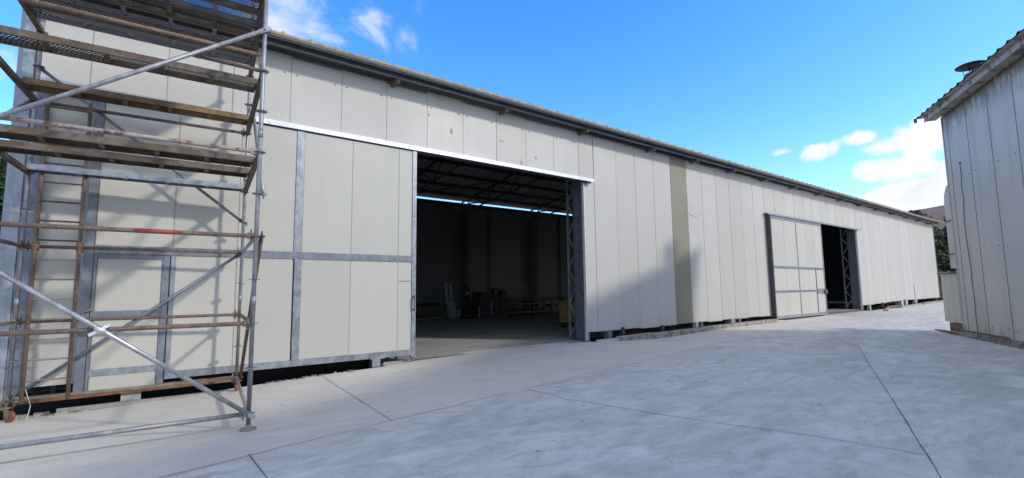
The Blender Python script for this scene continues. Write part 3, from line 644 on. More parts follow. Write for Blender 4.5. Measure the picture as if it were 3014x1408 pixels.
m = MB(); m.path([(4.57, GY - 0.01, 1.40), (4.565, GY - 0.06, 1.39), (4.56, GY - 0.06, 1.15), (4.565, GY - 0.01, 1.14)], 0.011, 8); m.box(4.545, 4.60, GY - 0.016, GY - 0.007, 1.38, 1.43); m.box(4.545, 4.60, GY - 0.016, GY - 0.007, 1.11, 1.15); m.build('pull_handle', 'rust_brown', G1)
m = MB(); m.box(3.66, 3.93, GY - 0.03, GY + 0.05, 0.20, 0.30); m.box(3.70, 3.86, GY - 0.03, GY + 0.06, 0.05, 0.199); m.build('guide_shoe', 'galvanised', G1)
m = MB(); m.box(4.545, 4.60, GY - 0.0, GY + 0.05, 0.09, 0.17); m.build('roller_foot', 'grey_steel', G1)
# far gate
G2 = gate((20.53, GY, 0.2), 'far sliding gate of cream panels, dark near edge and small hatch door')
m = MB(); m.box(20.53, 20.60, GY - 0.06, GY + 0.10, 0.16, 4.50); m.build('stile', 'dark_steel', G2)
m = MB(); fbar(m, 20.602, 20.68, 0.2, 4.42); m.build('stile', 'galvanised', G2)
m = MB(); fbar(m, 25.74, 25.80, 0.2, 4.42); m.build('stile', 'galvanised', G2)
m = MB(); fbar(m, 20.682, 25.738, 2.275, 2.375, 0.003); m.build('middle_rail', 'galvanised_dull', G2)
m = MB(); fbar(m, 20.682, 24.82, 1.27, 1.355, 0.003); m.build('lower_rail', 'galvanised_dull', G2)
m = MB(); fbar(m, 20.682, 25.738, 0.2, 0.315, 0.003); m.build('bottom_rail', 'galvanised', G2)
m = MB(); fbar(m, 20.682, 25.738, 4.36, 4.42, 0.003); m.box(20.62, 25.8, GY + 0.0, GY + 0.08, 4.422, 4.49); m.build('top_rail', 'galvanised_dull', G2)
m = MB(); fbar(m, 23.02, 23.09, 0.317, 4.358); m.build('mullion', 'galvanised', G2)
for z0, z1 in ((0.317, 1.268), (1.357, 2.273), (2.377, 4.358)):
    for a, b in ((20.69, 21.85), (21.85, 23.02), (23.09, 24.05), (24.05, 24.80)): gp(G2, a, b, z0, z1, 'panel_gate_far')
gp(G2, 24.80, 25.73, 2.377, 4.358, 'panel_gate_far')
m = MB(); m.box(24.81, 24.85, GY - 0.004, GY + 0.05, 0.32, 2.27)
HD = m.build('hatch_door', 'dark_steel', G2)
for z0, z1 in ((0.33, 1.16), (1.40, 2.27)): inst('door_panel', panel_mesh(0.84, z1 - z0, 'panel_gate_far', 0.03), HD, (24.87, GY + 0.002, z0))
m = MB(); fbar(m, 24.87, 25.72, 1.27, 1.39); m.build('lock_rail', 'galvanised', HD); m = MB(); fbar(m, 24.9, 25.70, 1.165, 1.262); m.build('lower_lock_rail', 'galvanised', HD)
m = MB(); m.box(25.60, 25.86, GY - 0.06, GY - 0.012, 1.16, 1.36); m.build('lock', 'rust_brown', HD)
m = MB(); m.box(20.52, 21.2, GY - 0.07, GY + 0.06, 0.09, 0.15); m.build('roller_foot', 'block_pale', G2)

# ------------------------------------------------------------------ kerb and edging along the wall
K = thing('concrete_kerb', (10.9, 9.2, 0), 'low broken concrete kerb under the wall between the two gates', 'kerb')
x = 10.85; rk = random.Random(5); cuts = [10.85, 11.5, 12.35, 12.8, 13.35, 13.75, 14.9, 15.9, 16.9, 18.0, 19.1, 20.3]
for i, (a, b) in enumerate(zip(cuts, cuts[1:])):
    zt = 0.17 + 0.06 * sm(12, 17, a) + rk.uniform(-0.008, 0.008); y0 = 9.13 + rk.uniform(-0.01, 0.01); m = MB()
    zt1 = zt + rk.uniform(-0.01, 0.012)
    pr0 = [(y0, -0.2), (y0, zt - 0.02), (y0 + 0.02, zt), (9.36, zt), (9.36, -0.2)]; pr1 = [(y0, -0.2), (y0 - 0.008, zt1 - 0.02), (y0 + 0.02, zt1), (9.36, zt1), (9.36, -0.2)]
    vs = [(a + 0.004, p, z) for p, z in pr0] + [(b - 0.004, p, z) for p, z in pr1]
    m.add(vs, [(0, 1, 2, 3, 4)[::-1], (5, 6, 7, 8, 9)] + [(i, (i + 1) % 5, 5 + (i + 1) % 5, 5 + i) for i in range(5)])
    m.build('kerb_stone', 'kerb_concrete', K)
m = MB(); m.box(10.0, 10.82, 9.24, 9.36, -0.1, 0.13); m.build('kerb_stone', 'block_pale', K)
solo(MB().prism([(-0.80, 0), (1.5, 0.0), (1.5, 0.05), (-0.80, 0.06)], (0, 9.24, -0.09), (1, 0, 0), (0, 0, 1), (0, 0.05, 0)), 'edging_board', 'timber_grey', (0.3, 9.24, -0.09), 'pale grey edging board on the ground beneath the near gate', 'board')
m = MB(); rk = random.Random(2)
for i in range(12):
    a = -1.3 + i * 0.07; m.obox((a, 9.2 + rk.uniform(-.02, .03), -0.16), (0.075, rk.uniform(-.01, .01), 0.0), (0, 0.1, 0), (0, 0, rk.uniform(0.07, 0.12)))
solo(m, 'edging_rubble', 'kerb_concrete', (-1, 9.2, -0.16), 'crumbling concrete edge beside the rear caster of the scaffold', 'rubble')
m = MB(); rk = random.Random(4)
for i in range(46):
    a = 1.7 + rk.random() ** 0.7 * 1.6; y = 9.25 + rk.uniform(-0.07, 0.04); r = rk.uniform(0.012, 0.03)
    m.obox((a, y, gz(a, 9.2) - 0.005), (r * 1.6, rk.uniform(-.01, .01), 0), (rk.uniform(-.01, .01), r, 0), (0.004, 0, r))
o = m.build('rubble', 'old_concrete', None); o['kind'] = 'stuff'; o['label'] = 'loose stones and debris at the dark gap under the near gate'; o['category'] = 'rubble'
# loose timber near the far gate
def plank_thing(p, q, w, h, mat, label):
    m = MB(); d = Vector(q) - Vector(p); m.bar((0, 0, h / 2), tuple(d + Vector((0, 0, h / 2))), w, h)
    me = m.mesh('loose_board', mat); o = bpy.data.objects.new('loose_board', me); COL.objects.link(o); o.location = p
    return tag(o, label, 'board', 'loose boards by the far end of the hangar')
plank_thing((31.1, 8.55, gz(31, 8.6) + .005), (33.7, 9.15, gz(33, 9) + .005), 0.16, 0.07, 'timber_grey', 'short weathered board lying askew beside the far opening')
plank_thing((35.2, 8.95, gz(35, 9) + .005), (40.5, 9.22, gz(40, 9) + .005), 0.14, 0.10, 'timber_grey', 'long weathered board on the ground along the far wall')
plank_thing((33.6, 9.2, gz(34, 9) + .005), (36.0, 9.26, gz(36, 9) + .005), 0.12, 0.14, 'timber_brown', 'dark short beam end lying against the foot of the far wall')
plank_thing((40.9, 9.24, gz(41, 9) + .005), (46.3, 9.27, gz(46, 9) + .005), 0.18, 0.12, 'kerb_concrete', 'pale concrete strip at the foot of the far wall, near its corner')

# ------------------------------------------------------------------ scaffold tower
P, Q, R4 = Vector((1.059, 6.276, 0)), Vector((1.318, 8.975, 0)), Vector((-1.258, 9.096, 0)); S = P + R4 - Q
Z0 = 4.676
def zk(k): return Z0 - 0.5 * k
SC = thing('scaffold_tower', (0, 7.6, 0), 'mobile tube scaffold tower with perforated steel decks in front of the near gate', 'scaffold')
rm = MB(); n = 24
for i in range(n):
    pass
rm.lathe([(0.060, -0.004), (0.064, -0.004), (0.064, 0.004), (0.052, 0.004), (0.052, -0.004), (0.060, -0.004)], (0, 0, 0), 16)
rm.lathe([(0.036, -0.004), (0.036, 0.004), (0.0245, 0.004), (0.0245, -0.004), (0.036, -0.004)], (0, 0, 0), 12)
for i in range(8):
    t = math.pi * i / 4; d = Vector((math.cos(t), math.sin(t), 0)); s = Vector((-d.y, d.x, 0))
    rm.obox(d * 0.030 - s * 0.007 + Vector((0, 0, -0.004)), d * 0.026, s * 0.014, (0, 0, 0.008))
RM = rm.mesh('rosette', 'galvanised_dull')
UP = {}
for nm, c, zb in (('P', P, 0.03), ('Q', Q, 0.10), ('R', R4, 0.02), ('S', S, 0.03)):
    m = MB(); m.tube((c.x, c.y, zb), (c.x, c.y, 6.9), 0.0245, 14)
    for k in (-1.4, 2.55, 6.5): m.tube((c.x, c.y, zk(k) - 0.05), (c.x, c.y, zk(k) + 0.06), 0.0272, 14)
    u = m.build('upright', 'galvanised_tube', SC); UP[nm] = u
    for k in range(-4, 10): inst('rosette', RM, u, (c.x, c.y, zk(k)), rot=(0, 0, random.random()))
def head(m, c, d, k):       # wedge head of a ledger at an upright
    p = Vector((c.x, c.y, zk(k))); s = Vector((-d.y, d.x, 0))
    m.obox(p + d * 0.03 - s * 0.02 - Vector((0, 0, 0.036)), d * 0.065, s * 0.04, (0, 0, 0.072))
    m.obox(p + d * 0.045 - s * 0.004 - Vector((0, 0, 0.07)), d * 0.018, s * 0.008, (0.0, 0, 0.15))
def ledger(a, b, k, mat, r=0.0242, name='ledger', label=None):
    d = (b - a).normalized(); m = MB(); z = Vector((0, 0, zk(k)))
    m.tube(a + d * 0.06 + z, b - d * 0.06 + z, r, 12); head(m, a, d, k); head(m, b, -d, k)
    return m.build(name, mat, SC, label)
def brace(a, ka, b, kb, mat, off=Vector(), r=0.0235):
    m = MB(); p = Vector((a.x, a.y, zk(ka))) + off; q = Vector((b.x, b.y, zk(kb))) + off; d = (q - p).normalized()
    m.tube(p, q, r, 12)
    for e, s in ((p, 1), (q, -1)):      # flattened, bolted ends
        m.bar(e - d * s * 0.07, e + d * s * 0.08, 0.05, 0.018, off if off.length else (0, 1, 0)); m.tube(e + off * 0.7, e - off * 0.7, 0.012, 8)
    return m.build('diagonal_brace', mat, SC)
fo = (P - Q).normalized() * 0.055; ro = (P - S).normalized() * 0.055
# front side
ledger(P, S, 3, 'pale_rust_tube'); l5 = ledger(P, S, 5, 'rust_tube'); ledger(P, S, 7, 'rust_tube'); ledger(P, S, 9, 'galvanised_tube')
d = (S - P).normalized(); z = Vector((0, 0, zk(5)))
m = MB(); m.tube(P + d * 0.72 + z, P + d * 1.13 + z, 0.0251, 12); m.build('paint_band', 'red_paint', l5, 'red painted stretch of the rusty tube')
m = MB(); hz = 4.37; m.tube(Vector((P.x - 0.03, P.y, hz)), Vector((S.x + 0.05, S.y, hz)), 0.0242, 12); m.box(P.x - 0.05, P.x - 0.02, P.y - 0.012, P.y + 0.012, zk(1), hz); m.build('guard_rail', 'rust_tube', SC)
m = MB(); m.tube(P + d * 0.05 + Vector((0, 0, zk(1))), P + d * 0.66 + Vector((0, 0, zk(1) + 0.012)), 0.0235, 12); m.tube(P + d * 0.64 + Vector((0, 0, zk(1) + 0.01)), P + d * 0.72 + Vector((0, 0, zk(1) + 0.02)), 0.03, 8); m.build('guard_rail', 'rust_brown', SC)
brace(P, 0, S, 3.6, 'galvanised_tube', fo); brace(S, 5.1, P, 9, 'bright_tube', fo)
# right side
for k, mat in ((-1, 'rust_brown'), (1, 'rust_brown'), (3, 'rust_brown')):
    dd = (Q - P).normalized(); m = MB(); zz = Vector((0, 0, zk(k)))
    for s in (-0.027, 0.027):
        w = Vector((-dd.y, dd.x, 0)) * s; m.bar(P + dd * 0.05 + zz + w, Q - dd * 0.05 + zz + w, 0.006, 0.055)
    m.bar(P + dd * 0.05 + zz - Vector((0, 0, 0.027)), Q - dd * 0.05 + zz - Vector((0, 0, 0.027)), 0.054, 0.006); head(m, P, dd, k); head(m, Q, -dd, k); m.build('transom', mat, SC)
    dd = (R4 - S).normalized(); m = MB()
    for s in (-0.027, 0.027):
        w = Vector((-dd.y, dd.x, 0)) * s; m.bar(S + dd * 0.05 + zz + w, R4 - dd * 0.05 + zz + w, 0.006, 0.055)
    m.bar(S + dd * 0.05 + zz - Vector((0, 0, 0.027)), R4 - dd * 0.05 + zz - Vector((0, 0, 0.027)), 0.054, 0.006); head(m, R4, -dd, k); m.build('transom', mat, SC)
ledger(P, Q, 5, 'galvanised_tube', name='transom'); ledger(P, Q, 7, 'rust_tube', name='transom'); ledger(P, Q, 9, 'tan_tube', name='transom')
ledger(S, R4, 5, 'rust_tube', name='transom'); ledger(S, R4, 7, 'tan_tube', name='transom'); ledger(S, R4, 9, 'tan_tube', name='transom')
brace(Q, 0, P, 4, 'galvanised_tube', ro); brace(P, 5, Q, 9, 'rust_brown', ro); brace(R4, 1, S, 4, 'galvanised_tube', -ro)
# back side
for k, mat in ((1, 'rust_brown'), (5, 'rust_tube'), (7, 'rust_tube'), (9, 'tan_tube')): ledger(Q, R4, k, mat)
brace(R4, 0, Q, 4, 'galvanised_dull', -fo * 0.8); brace(Q, 5, R4, 9, 'galvanised_dull', -fo * 0.8)
# decks
def plank(t, k, mats, w=0.30, ztop=0.075, label=None):
    a = Q + (P - Q) * t; b = R4 + (S - R4) * t; d = (b - a); L = d.length; dn = d.normalized(); s = Vector((-dn.y, dn.x, 0))
    o0 = a + dn * 0.03; m = MB(); zt = ztop; LL = L - 0.06
    me = MB()
    # local frame: x along the plank, y across
    me.box(0, LL, -w / 2, w / 2, 0.0, 0.003, 0)                      # punched sheet
    for sy in (-1, 1):
        me.box(0, LL, sy * w / 2 - 0.004 * (sy > 0), sy * w / 2 + 0.004 * (sy < 0), -0.068, -0.0005, 1)
        me.box(0, LL, (w / 2 - 0.028) if sy > 0 else -w / 2, w / 2 if sy > 0 else (-w / 2 + 0.028), -0.074, -0.069, 1)
    for i in range(1, 5): me.box(LL * i / 5 - 0.025, LL * i / 5 + 0.025, -w / 2 + 0.006, w / 2 - 0.006, -0.064, -0.05, 1)
    for e in (0, LL): me.box(e - 0.02, e + 0.02, -w / 2 + 0.03, w / 2 - 0.03, -0.05, -0.004, 1)
    mesh = me.mesh('plank', mats)
    ob = inst('plank', mesh, SC, tuple(o0 + Vector((0, 0, zk(k) + zt))), rot=(0, 0, math.atan2(dn.y, dn.x)), label=label)
    return ob
for i, t in enumerate((0.22, 0.345, 0.47, 0.595, 0.72, 0.845, 0.955)):
    plank(t, -1, ['deck_perforated' if i % 3 else 'deck_perforated_grey', 'plank_brown' if i % 2 else 'grey_steel'], 0.315)
plank(0.215, 1, ['deck_perforated', 'plank_tan'], 0.30, 0.075, 'rusty tan steel plank')
plank(0.77, 1, ['deck_perforated_grey', 'plank_brown'], 0.32)
plank(0.485, 3, ['plank_brown', 'plank_brown'], 0.30); plank(0.74, 3, ['plank_brown', 'plank_brown'], 0.32)
plank(0.05, 3, ['galvanised', 'galvanised'], 0.24, 0.075, 'bright galvanised steel plank')
# ladder clamped inside
L1, L2 = Vector((-1.115, 8.93, 0)), Vector((-0.67, 8.91, 0)); lm = MB(); lm.box(L1.x + .05, L1.x + .06, 8.92, 8.93, 0.3, 0.31)
LAD = MB().box(-0.90, -0.89, 8.915, 8.925, 2.17, 2.18).build('ladder', 'rust_tube', SC)
for p in (L1, L2):
    m = MB(); m.tube((p.x, p.y, 0.14), (p.x, p.y, 4.22), 0.0235, 10); m.build('stile', 'rust_tube', LAD)
    m = MB(); m.tube((p.x, p.y + 0.02, zk(5) - 0.05), (p.x, p.y + 0.02, zk(5) + 0.05), 0.042, 10); m.box(p.x - 0.02, p.x + 0.035, p.y + 0.02, p.y + 0.09, zk(5) - 0.07, zk(5) + 0.0); m.build('coupler', 'rust_orange', LAD)
for k in range(15):
    zr = 0.42 + k * 0.262; m = MB(); m.tube((L1.x, L1.y, zr), (L2.x, L2.y, zr), 0.012, 8); m.build('rung', 'tan_tube' if k < 7 else 'rust_brown', LAD)
# feet
m = MB(); m.lathe([(0.0001, 0.0), (0.085, 0.0), (0.085, 0.010), (0.03, 0.012), (0.03, 0.05), (0.0001, 0.05)], (P.x, P.y, gz(P.x, P.y) + 0.004), 20); m.build('base_plate', 'tan_tube', SC)
m = MB(); m.lathe([(0.0001, 0.0), (0.085, 0.0), (0.085, 0.010), (0.03, 0.012), (0.03, 0.05), (0.0001, 0.05)], (S.x, S.y, gz(S.x, S.y) + 0.004), 20); m.build('base_plate', 'tan_tube', SC)
for c, rr, fm_, wm in ((R4, 0.075, 'caster_olive', 'wheel_red'), (Q, 0.065, 'wheel_red', 'wheel_red')):
    g = gz(c.x, c.y) + 0.003; dd = Vector((0.75, -0.66, 0)) if c is R4 else Vector((0.35, 0.94, 0)); s = Vector((-dd.y, dd.x, 0)); wc = Vector((c.x, c.y, g + rr)) + dd * 0.04
    m = MB(); m.lathe([(0.0001, -0.02), (rr - 0.012, -0.02), (rr, -0.012), (rr, 0.012), (rr - 0.012, 0.02), (0.0001, 0.02)], wc, 20, axis=s)
    CS = MB().box(c.x - 0.07, c.x + 0.07, c.y - 0.07, c.y + 0.07, g + 2 * rr + 0.03, g + 2 * rr + 0.045).build('caster', fm_, SC)
    m.build('wheel', wm, CS)
    m = MB()
    for e in (-0.03, 0.026): m.prism([(-0.05, 2 * rr + 0.03), (0.05, 2 * rr + 0.03), (0.065, rr), (0.04, rr - 0.02), (0.02, rr)], Vector((c.x, c.y, g)) + s * e, dd, (0, 0, 1), s * 0.004)
    m.tube(wc - s * 0.035, wc + s * 0.035, 0.01, 8); m.build('fork', fm_, CS)
# foil tape where brace and ledger cross
dcross = P + (S - P) * 0.53
m = MB(); pp = Vector((S.x, S.y, zk(5.1))) + fo; qq = Vector((P.x, P.y, zk(9))) + fo; dn = (qq - pp).normalized()
tt = 0.487; c0 = pp + (qq - pp) * tt; m.tube(c0 - dn * 0.05, c0 + dn * 0.05, 0.028, 10); m.bar(c0 + Vector((0.07, 0.01, 0.05)), c0 - Vector((0.09, -0.03, 0.05)), 0.03, 0.03); m.build('tape_binding', 'foil', SC)
# string lying at its foot
m = MB(); m.path([(-1.10, 9.06, 0.30), (-1.04, 9.07, 0.08), (-1.06, 9.0, -0.10), (-0.98, 8.98, -0.13), (-0.85, 9.02, -0.135), (-0.7, 9.05, -0.13)], 0.005, 6)
solo(m, 'loose_cable', 'cable_white', (-1.0, 9.0, -0.13), 'loose white cable curled on the ground by the rear scaffold caster', 'cable')

# ------------------------------------------------------------------ shed on the right
AN = math.radians(30); DV = Vector((math.cos(AN), math.sin(AN), 0)); NV = Vector((-DV.y, DV.x, 0)); A = Vector((19.15, 3.444, 0)); UZ = Vector((0, 0, 1))
SH = thing('shed', (A.x, A.y, 0), 'tall shaded white metal-clad shed with dark roof at the right edge', 'shed')
def sp(al, nn, z): return A + DV * al + NV * nn + UZ * z
m = MB(); m.obox(sp(-18, -0.12, 0.2), DV * 17.98, NV * 0.05, UZ * 6.4); SWALL = m.build('shed_wall', 'dark_steel', SH)
pmm = MB(); wd = 1.14
prof = [(0.006, -0.05), (0.006, -0.008), (0.016, 0.004), (0.05, 0.004), (0.058, 0), (wd - 0.03, 0), (wd - 0.018, -0.008), (wd - .016, -0.05)]
pmm.prism(prof, (0, 0, 0), -DV, NV, UZ * 6.44); PSH = pmm.mesh('wall_panel', 'shed_panel')
inst('wall_panel', MB().obox((0, 0, 0), -DV * 0.30, NV * -0.05, UZ * 6.44).mesh('wall_panel', 'shed_panel'), SWALL, tuple(sp(-0.03, 0, 0.17)))
for i in range(15): inst('wall_panel', PSH, SWALL, tuple(sp(-0.34 - i * wd, 0, 0.17)))
simple('joint_sealant', (0.19, 0.185, 0.175), 0.8, 0, 0.3, 6, 0.1)
jm = MB(); jm.prism([(-0.012, 0), (0.012, 0), (0.008, 0.012), (-0.008, 0.012)], (0, 0, 0), DV, NV, UZ * 6.42); JM = jm.mesh('joint_strip', 'joint_sealant')
for i in range(15): inst('joint_strip', JM, SWALL, tuple(sp(-0.335 - i * wd, -0.004, 0.18)))
m = MB(); m.obox(sp(0, 0.002, 0.17), -DV * 0.03, NV * -8.0, UZ * 6.3); m.build('gable_wall', 'shed_panel', SH)
m = MB(); m.obox(sp(-17.9, -8, 0.1), DV * 17.8, NV * 0.05, UZ * 6.6); m.obox(sp(-17.9, -8, 0.1), DV * 0.05, NV * 7.9, UZ * 6.5); m.build('far_walls', 'shed_panel', SH)
m = MB(); m.obox(sp(0.004, 0.004, 0.17), -DV * 0.05, NV * 0.012, UZ * 6.40); m.build('corner_trim', 'shed_panel', SH)
m = MB()
for i in range(16):
    for z in (0.38, 2.45, 4.55):
        for dx in (0.2, 0.95): m.lathe([(0.016, 0), (0.012, 0.012), (0.0001, 0.014)], sp(-0.34 - i * wd - dx, 0.0, z + 0.03 * (i % 2)), 6, axis=NV)
m.build('bolt_heads', 'screw_dark', SWALL, kind='stuff')
m = MB(); m.prism([(-0.05, -0.3), (0.20, -0.3), (0.17, 0.02), (0.04, 0.172), (-0.05, 0.172)], sp(0.08, 0, 0), NV, UZ, -DV * 18); m.build('plinth', 'old_concrete', SH)
m = MB(); m.obox(sp(-0.05, 0.02, 0.178), -DV * 2.4, NV * 0.02, UZ * 0.03); m.build('drip_strip', 'timber_brown', SH)
# soffit, fascia boards
m = MB(); m.obox(sp(-18, 0.01, 6.60), DV * 18.35, NV * 0.27, UZ * 0.02); m.build('soffit', 'shed_fascia', SH)
for i in range(9):
    a0 = 0.35 - i * 2.1; m = MB(); m.obox(sp(a0, 0.283, 6.575), -DV * 2.09, NV * 0.022, UZ * 0.15); m.obox(sp(a0 - 2.09, 0.306, 6.57), DV * 0.03, NV * 0.008, UZ * 0.14); m.build('fascia_board', 'shed_fascia', SH)
m = MB(); m.obox(sp(-18, 0.30, 6.732), DV * 18.45, NV * 0.12, UZ * 0.02); m.build('soffit', 'shed_fascia', SH)
rsh = MB(); rsh.obox(sp(-18, -0.2, 6.80), DV * 18.5, NV * 0.05, UZ * 0.02); SROOF = rsh.build('roof', 'shed_roof', SH)
wd2 = 0.40; pm = MB(); prr = [(0, 0), (0.05, 0.045), (0.10, 0.045), (0.15, 0), (0.4, 0), (0.4, -0.012), (0.145, -0.012), (0.10, 0.03), (0.055, 0.03), (0, -0.012)]
pm.prism(prr, NV * 0.45 + UZ * 6.765, -DV, UZ, -NV * 8.9 + UZ * 1.15); SRP = pm.mesh('roof_sheet', 'shed_roof')
for i in range(46): inst('roof_sheet', SRP, SROOF, tuple(A + DV * (0.5 - i * wd2)))
m = MB(); m.bar(sp(0.50, 0.47, 6.77), sp(0.72, 0.40, 6.70), 0.08, 0.015); m.build('drip_flap', 'shed_roof', SROOF)
# chimney cowl
cc = sp(-0.87, -0.5, 0)
m = MB(); m.lathe([(0.17, 6.85), (0.17, 7.52), (0.155, 7.52), (0.155, 7.0)], cc, 18); CH = m.build('chimney', 'cowl_rust', SH)
m = MB(); m.lathe([(0.0001, 7.86), (0.30, 7.78), (0.37, 7.745), (0.37, 7.735), (0.0001, 7.82)], cc, 24); m.build('cowl', 'cowl_rust', CH)
for k in range(4):
    t = k * math.pi / 2 + 0.4; dvv = Vector((math.cos(t), math.sin(t), 0)) * 0.173
    m = MB(); m.bar(cc + dvv + UZ * 7.4, cc + dvv * 1.3 + UZ * 7.79, 0.025, 0.008, dvv); m.build('cowl_strut', 'cowl_rust', CH)
# wire running down the cladding
m = MB(); m.path([sp(a, 0.02, z_) for a, z_ in ((-0.90, 4.95), (-0.93, 4.7), (-0.86, 4.3), (-0.90, 3.9), (-0.82, 3.5), (-0.80, 3.0), (-0.82, 2.6), (-0.88, 2.0), (-0.86, 1.5), (-0.90, 1.1), (-0.87, 0.6), (-0.89, 0.19))], 0.008, 6); m.build('wire', 'cable_dark', SH)
m = MB(); m.lathe([(0.03, 0), (0.02, 0.03), (0.0001, 0.03)], sp(-0.90, 0.0, 4.96), 8, axis=NV); m.build('wire_bracket', 'cable_dark', SH)
# casing and cabinet on the gable side
m = MB(); prof = [(0.0, 2.0), (0.0, 4.55), (0.25, 4.50), (0.45, 4.25), (0.50, 4.0), (0.50, 2.0)]
m.prism(prof, sp(0.004, -0.45, 0), DV, UZ, NV * 0.42); CA = m.build('duct_casing', 'shed_panel', SH)
for z_ in (3.42, 2.42): MB().obox(sp(0.0, -0.46, z_), DV * 0.56, NV * 0.46, UZ * 0.03).build('strap', 'dark_steel', CA)
m = MB(); m.obox(sp(0.004, -0.50, 0.38), DV * 1.25, NV * 0.48, UZ * 1.46); CB = m.build('cabinet', 'shed_panel', SH)
MB().obox(sp(0.0, -0.53, 1.85), DV * 1.42, NV * 0.55, UZ * 0.025).build('lid', 'dark_steel', CB)
MB().obox(sp(0.10, -0.018, 0.46), DV * 1.05, NV * 0.012, UZ * 1.30).build('cabinet_door', 'shed_panel', CB)
solo(MB().obox(sp(0.1, -0.42, gz(19, 3.4) + 0.07), DV * 0.8, NV * 0.42, UZ * 0.26), 'timber_block', 'timber_brown', tuple(sp(0.4, -0.2, 0.1)), 'rusty brown timber block under the cabinet at the shed corner', 'block')
solo(MB().obox(sp(0.02, 0.0, gz(19, 3.4) + 0.004), DV * 1.5, NV * 0.16 + DV * 0.1, UZ * 0.06), 'loose_board', 'timber_brown', tuple(sp(0.5, 0, 0.1)), 'dark splintered board on the ground at the shed corner', 'board')

# ------------------------------------------------------------------ things inside the hangar
Mc = thing('machine', (14.6, 21.2, 0.1), 'dark hulking workshop machine on the floor inside the near opening', 'machine')
m = MB(); m.box(13.1, 15.6, 20.7, 21.6, 0.10, 0.2); m.build('skid', 'machine_dark', Mc)
m = MB(); m.prism([(13.72, 0.2), (14.75, 0.2), (14.75, 1.15), (14.55, 1.33), (14.2, 1.40), (13.98, 1.42), (13.85, 1.30), (13.78, 0.9)], (0, 20.8, 0), (1, 0, 0), (0, 0, 1), (0, 0.75, 0)); m.build('hood', 'machine_dark', Mc)
m = MB(); m.box(14.76, 15.3, 20.85, 21.5, 0.2, 1.05); m.box(15.1, 15.55, 20.8, 21.5, 0.2, 1.0); m.build('body', 'machine_dark', Mc)
m = MB(); m.tube((14.8, 21.1, 1.1), (14.85, 21.1, 1.58), 0.12, 12); m.box(14.85, 15.2, 21.0, 21.3, 1.05, 1.26); m.build('motor', 'machine_dark', Mc)
m = MB(); m.prism([(15.2, 0.95), (15.62, 0.95), (15.6, 1.45), (15.45, 1.48), (15.25, 1.3)], (0, 20.9, 0), (1, 0, 0), (0, 0, 1), (0, 0.4, 0)); m.build('saw_head', 'machine_dark', Mc)
m = MB(); m.path([(14.85, 21.1, 1.6), (15.0, 21.1, 1.56), (15.2, 21.0, 1.50), (15.45, 21.0, 1.52), (15.7, 21.0, 1.46)], 0.02, 6); m.tube((13.3, 20.9, 0.95), (13.8, 20.9, 0.98), 0.06, 8); m.build('control_arm', 'machine_dark', Mc)
m = MB(); m.box(14.5, 14.56, 20.78, 20.80, 0.25, 0.9); m.box(13.74, 13.78, 20.77, 20.79, 0.2, 0.7); m.build('lever', 'board_white', Mc)
Rk = thing('steel_rack', (18, 21.6, 0.1), 'long low steel rack with red end beam beside the back wall of the hangar', 'rack')
m = MB(); m.box(16.0, 21.0, 21.3, 22.1, 0.92, 1.06); m.build('top_beam', 'timber_brown', Rk)
m = MB(); m.box(15.7, 16.5, 21.25, 21.298, 0.55, 1.08); m.build('end_plate', 'machine_red', Rk)
for x in (16.4, 17.8, 19.2, 20.7):
    for y in (21.345, 22.04): MB().box(x - 0.05, x + 0.05, y - 0.035, y + 0.035, 0.1, 0.92).build('leg', 'machine_dark', Rk)
for z_, mt in ((0.25, 'grey_steel'), (0.5, 'machine_dark'), (0.72, 'grey_steel')):
    m = MB(); m.box(16.0, 21.0, 21.32, 22.06, z_, z_ + 0.05); m.build('shelf', mt, Rk)
for k in range(5):
    m = MB(); m.box(16.5 + k * 0.85, 17.1 + k * 0.85, 21.4, 21.9, 0.551, 0.66); m.build('bar_bundle', 'dark_steel', Rk)
Bn = thing('wheeled_bin', (13.0, 13.4, 0.1), 'dull yellow wheeled bin standing behind the lattice column of the near opening', 'bin')
m = MB(); m.prism([(-0.27, 0.18), (0.27, 0.18), (0.33, 0.9), (-0.33, 0.9)], (13.0, 13.1, 0.1), (1, 0, 0), (0, 0, 1), (0, 0.6, 0)); m.build('body', 'bin_yellow', Bn)
m = MB(); m.box(12.64, 13.36, 13.06, 13.74, 1.0, 1.06); m.build('lid', 'bin_yellow', Bn)
for x in (12.78, 13.22):
    for y in (13.2, 13.6):
        m = MB(); m.lathe([(0.0001, -0.02), (0.09, -0.02), (0.09, 0.02), (0.0001, 0.02)], (x, y, 0.192), 12, axis=(1, 0, 0)); m.build('wheel', 'black_steel', Bn)
def lean(x0, x1, z1, y, mat, label):
    m = MB(); m.obox((x0, y, 0.1), (x1 - x0, 0, 0), (0, 0.025, 0), (0, 0.35, z1 - 0.1)); solo(m, 'board', mat, (x0, y, 0.1), label, 'board', 'boards leaning inside the hangar')
lean(12.98, 13.15, 1.95, 22.6, 'board_white', 'tall narrow pale board leaning on the back wall, left of the pair')
lean(13.26, 13.42, 1.90, 22.6, 'board_white', 'tall narrow pale board leaning on the back wall, right of the pair')
lean(13.02, 13.46, 0.92, 22.35, 'board_white', 'short wide white board leaning before the two tall ones')
solo(MB().box(13.52, 13.66, 22.4, 22.5, 0.1, 0.5), 'white_post', 'board_white', (13.59, 22.45, 0.1), 'small white block standing at the foot of the inner column', 'block')
St = thing('timber_stack', (11, 22.4, 0.1), 'stack of dark beams and pale boards on the hangar floor by the back wall', 'timber')
m = MB(); m.box(8.5, 12.75, 22.6, 22.95, 0.45, 0.72); m.build('beam', 'timber_olive', St)
m = MB(); m.box(8.6, 12.7, 22.62, 22.9, 0.1, 0.445); m.build('beam', 'grey_steel', St)
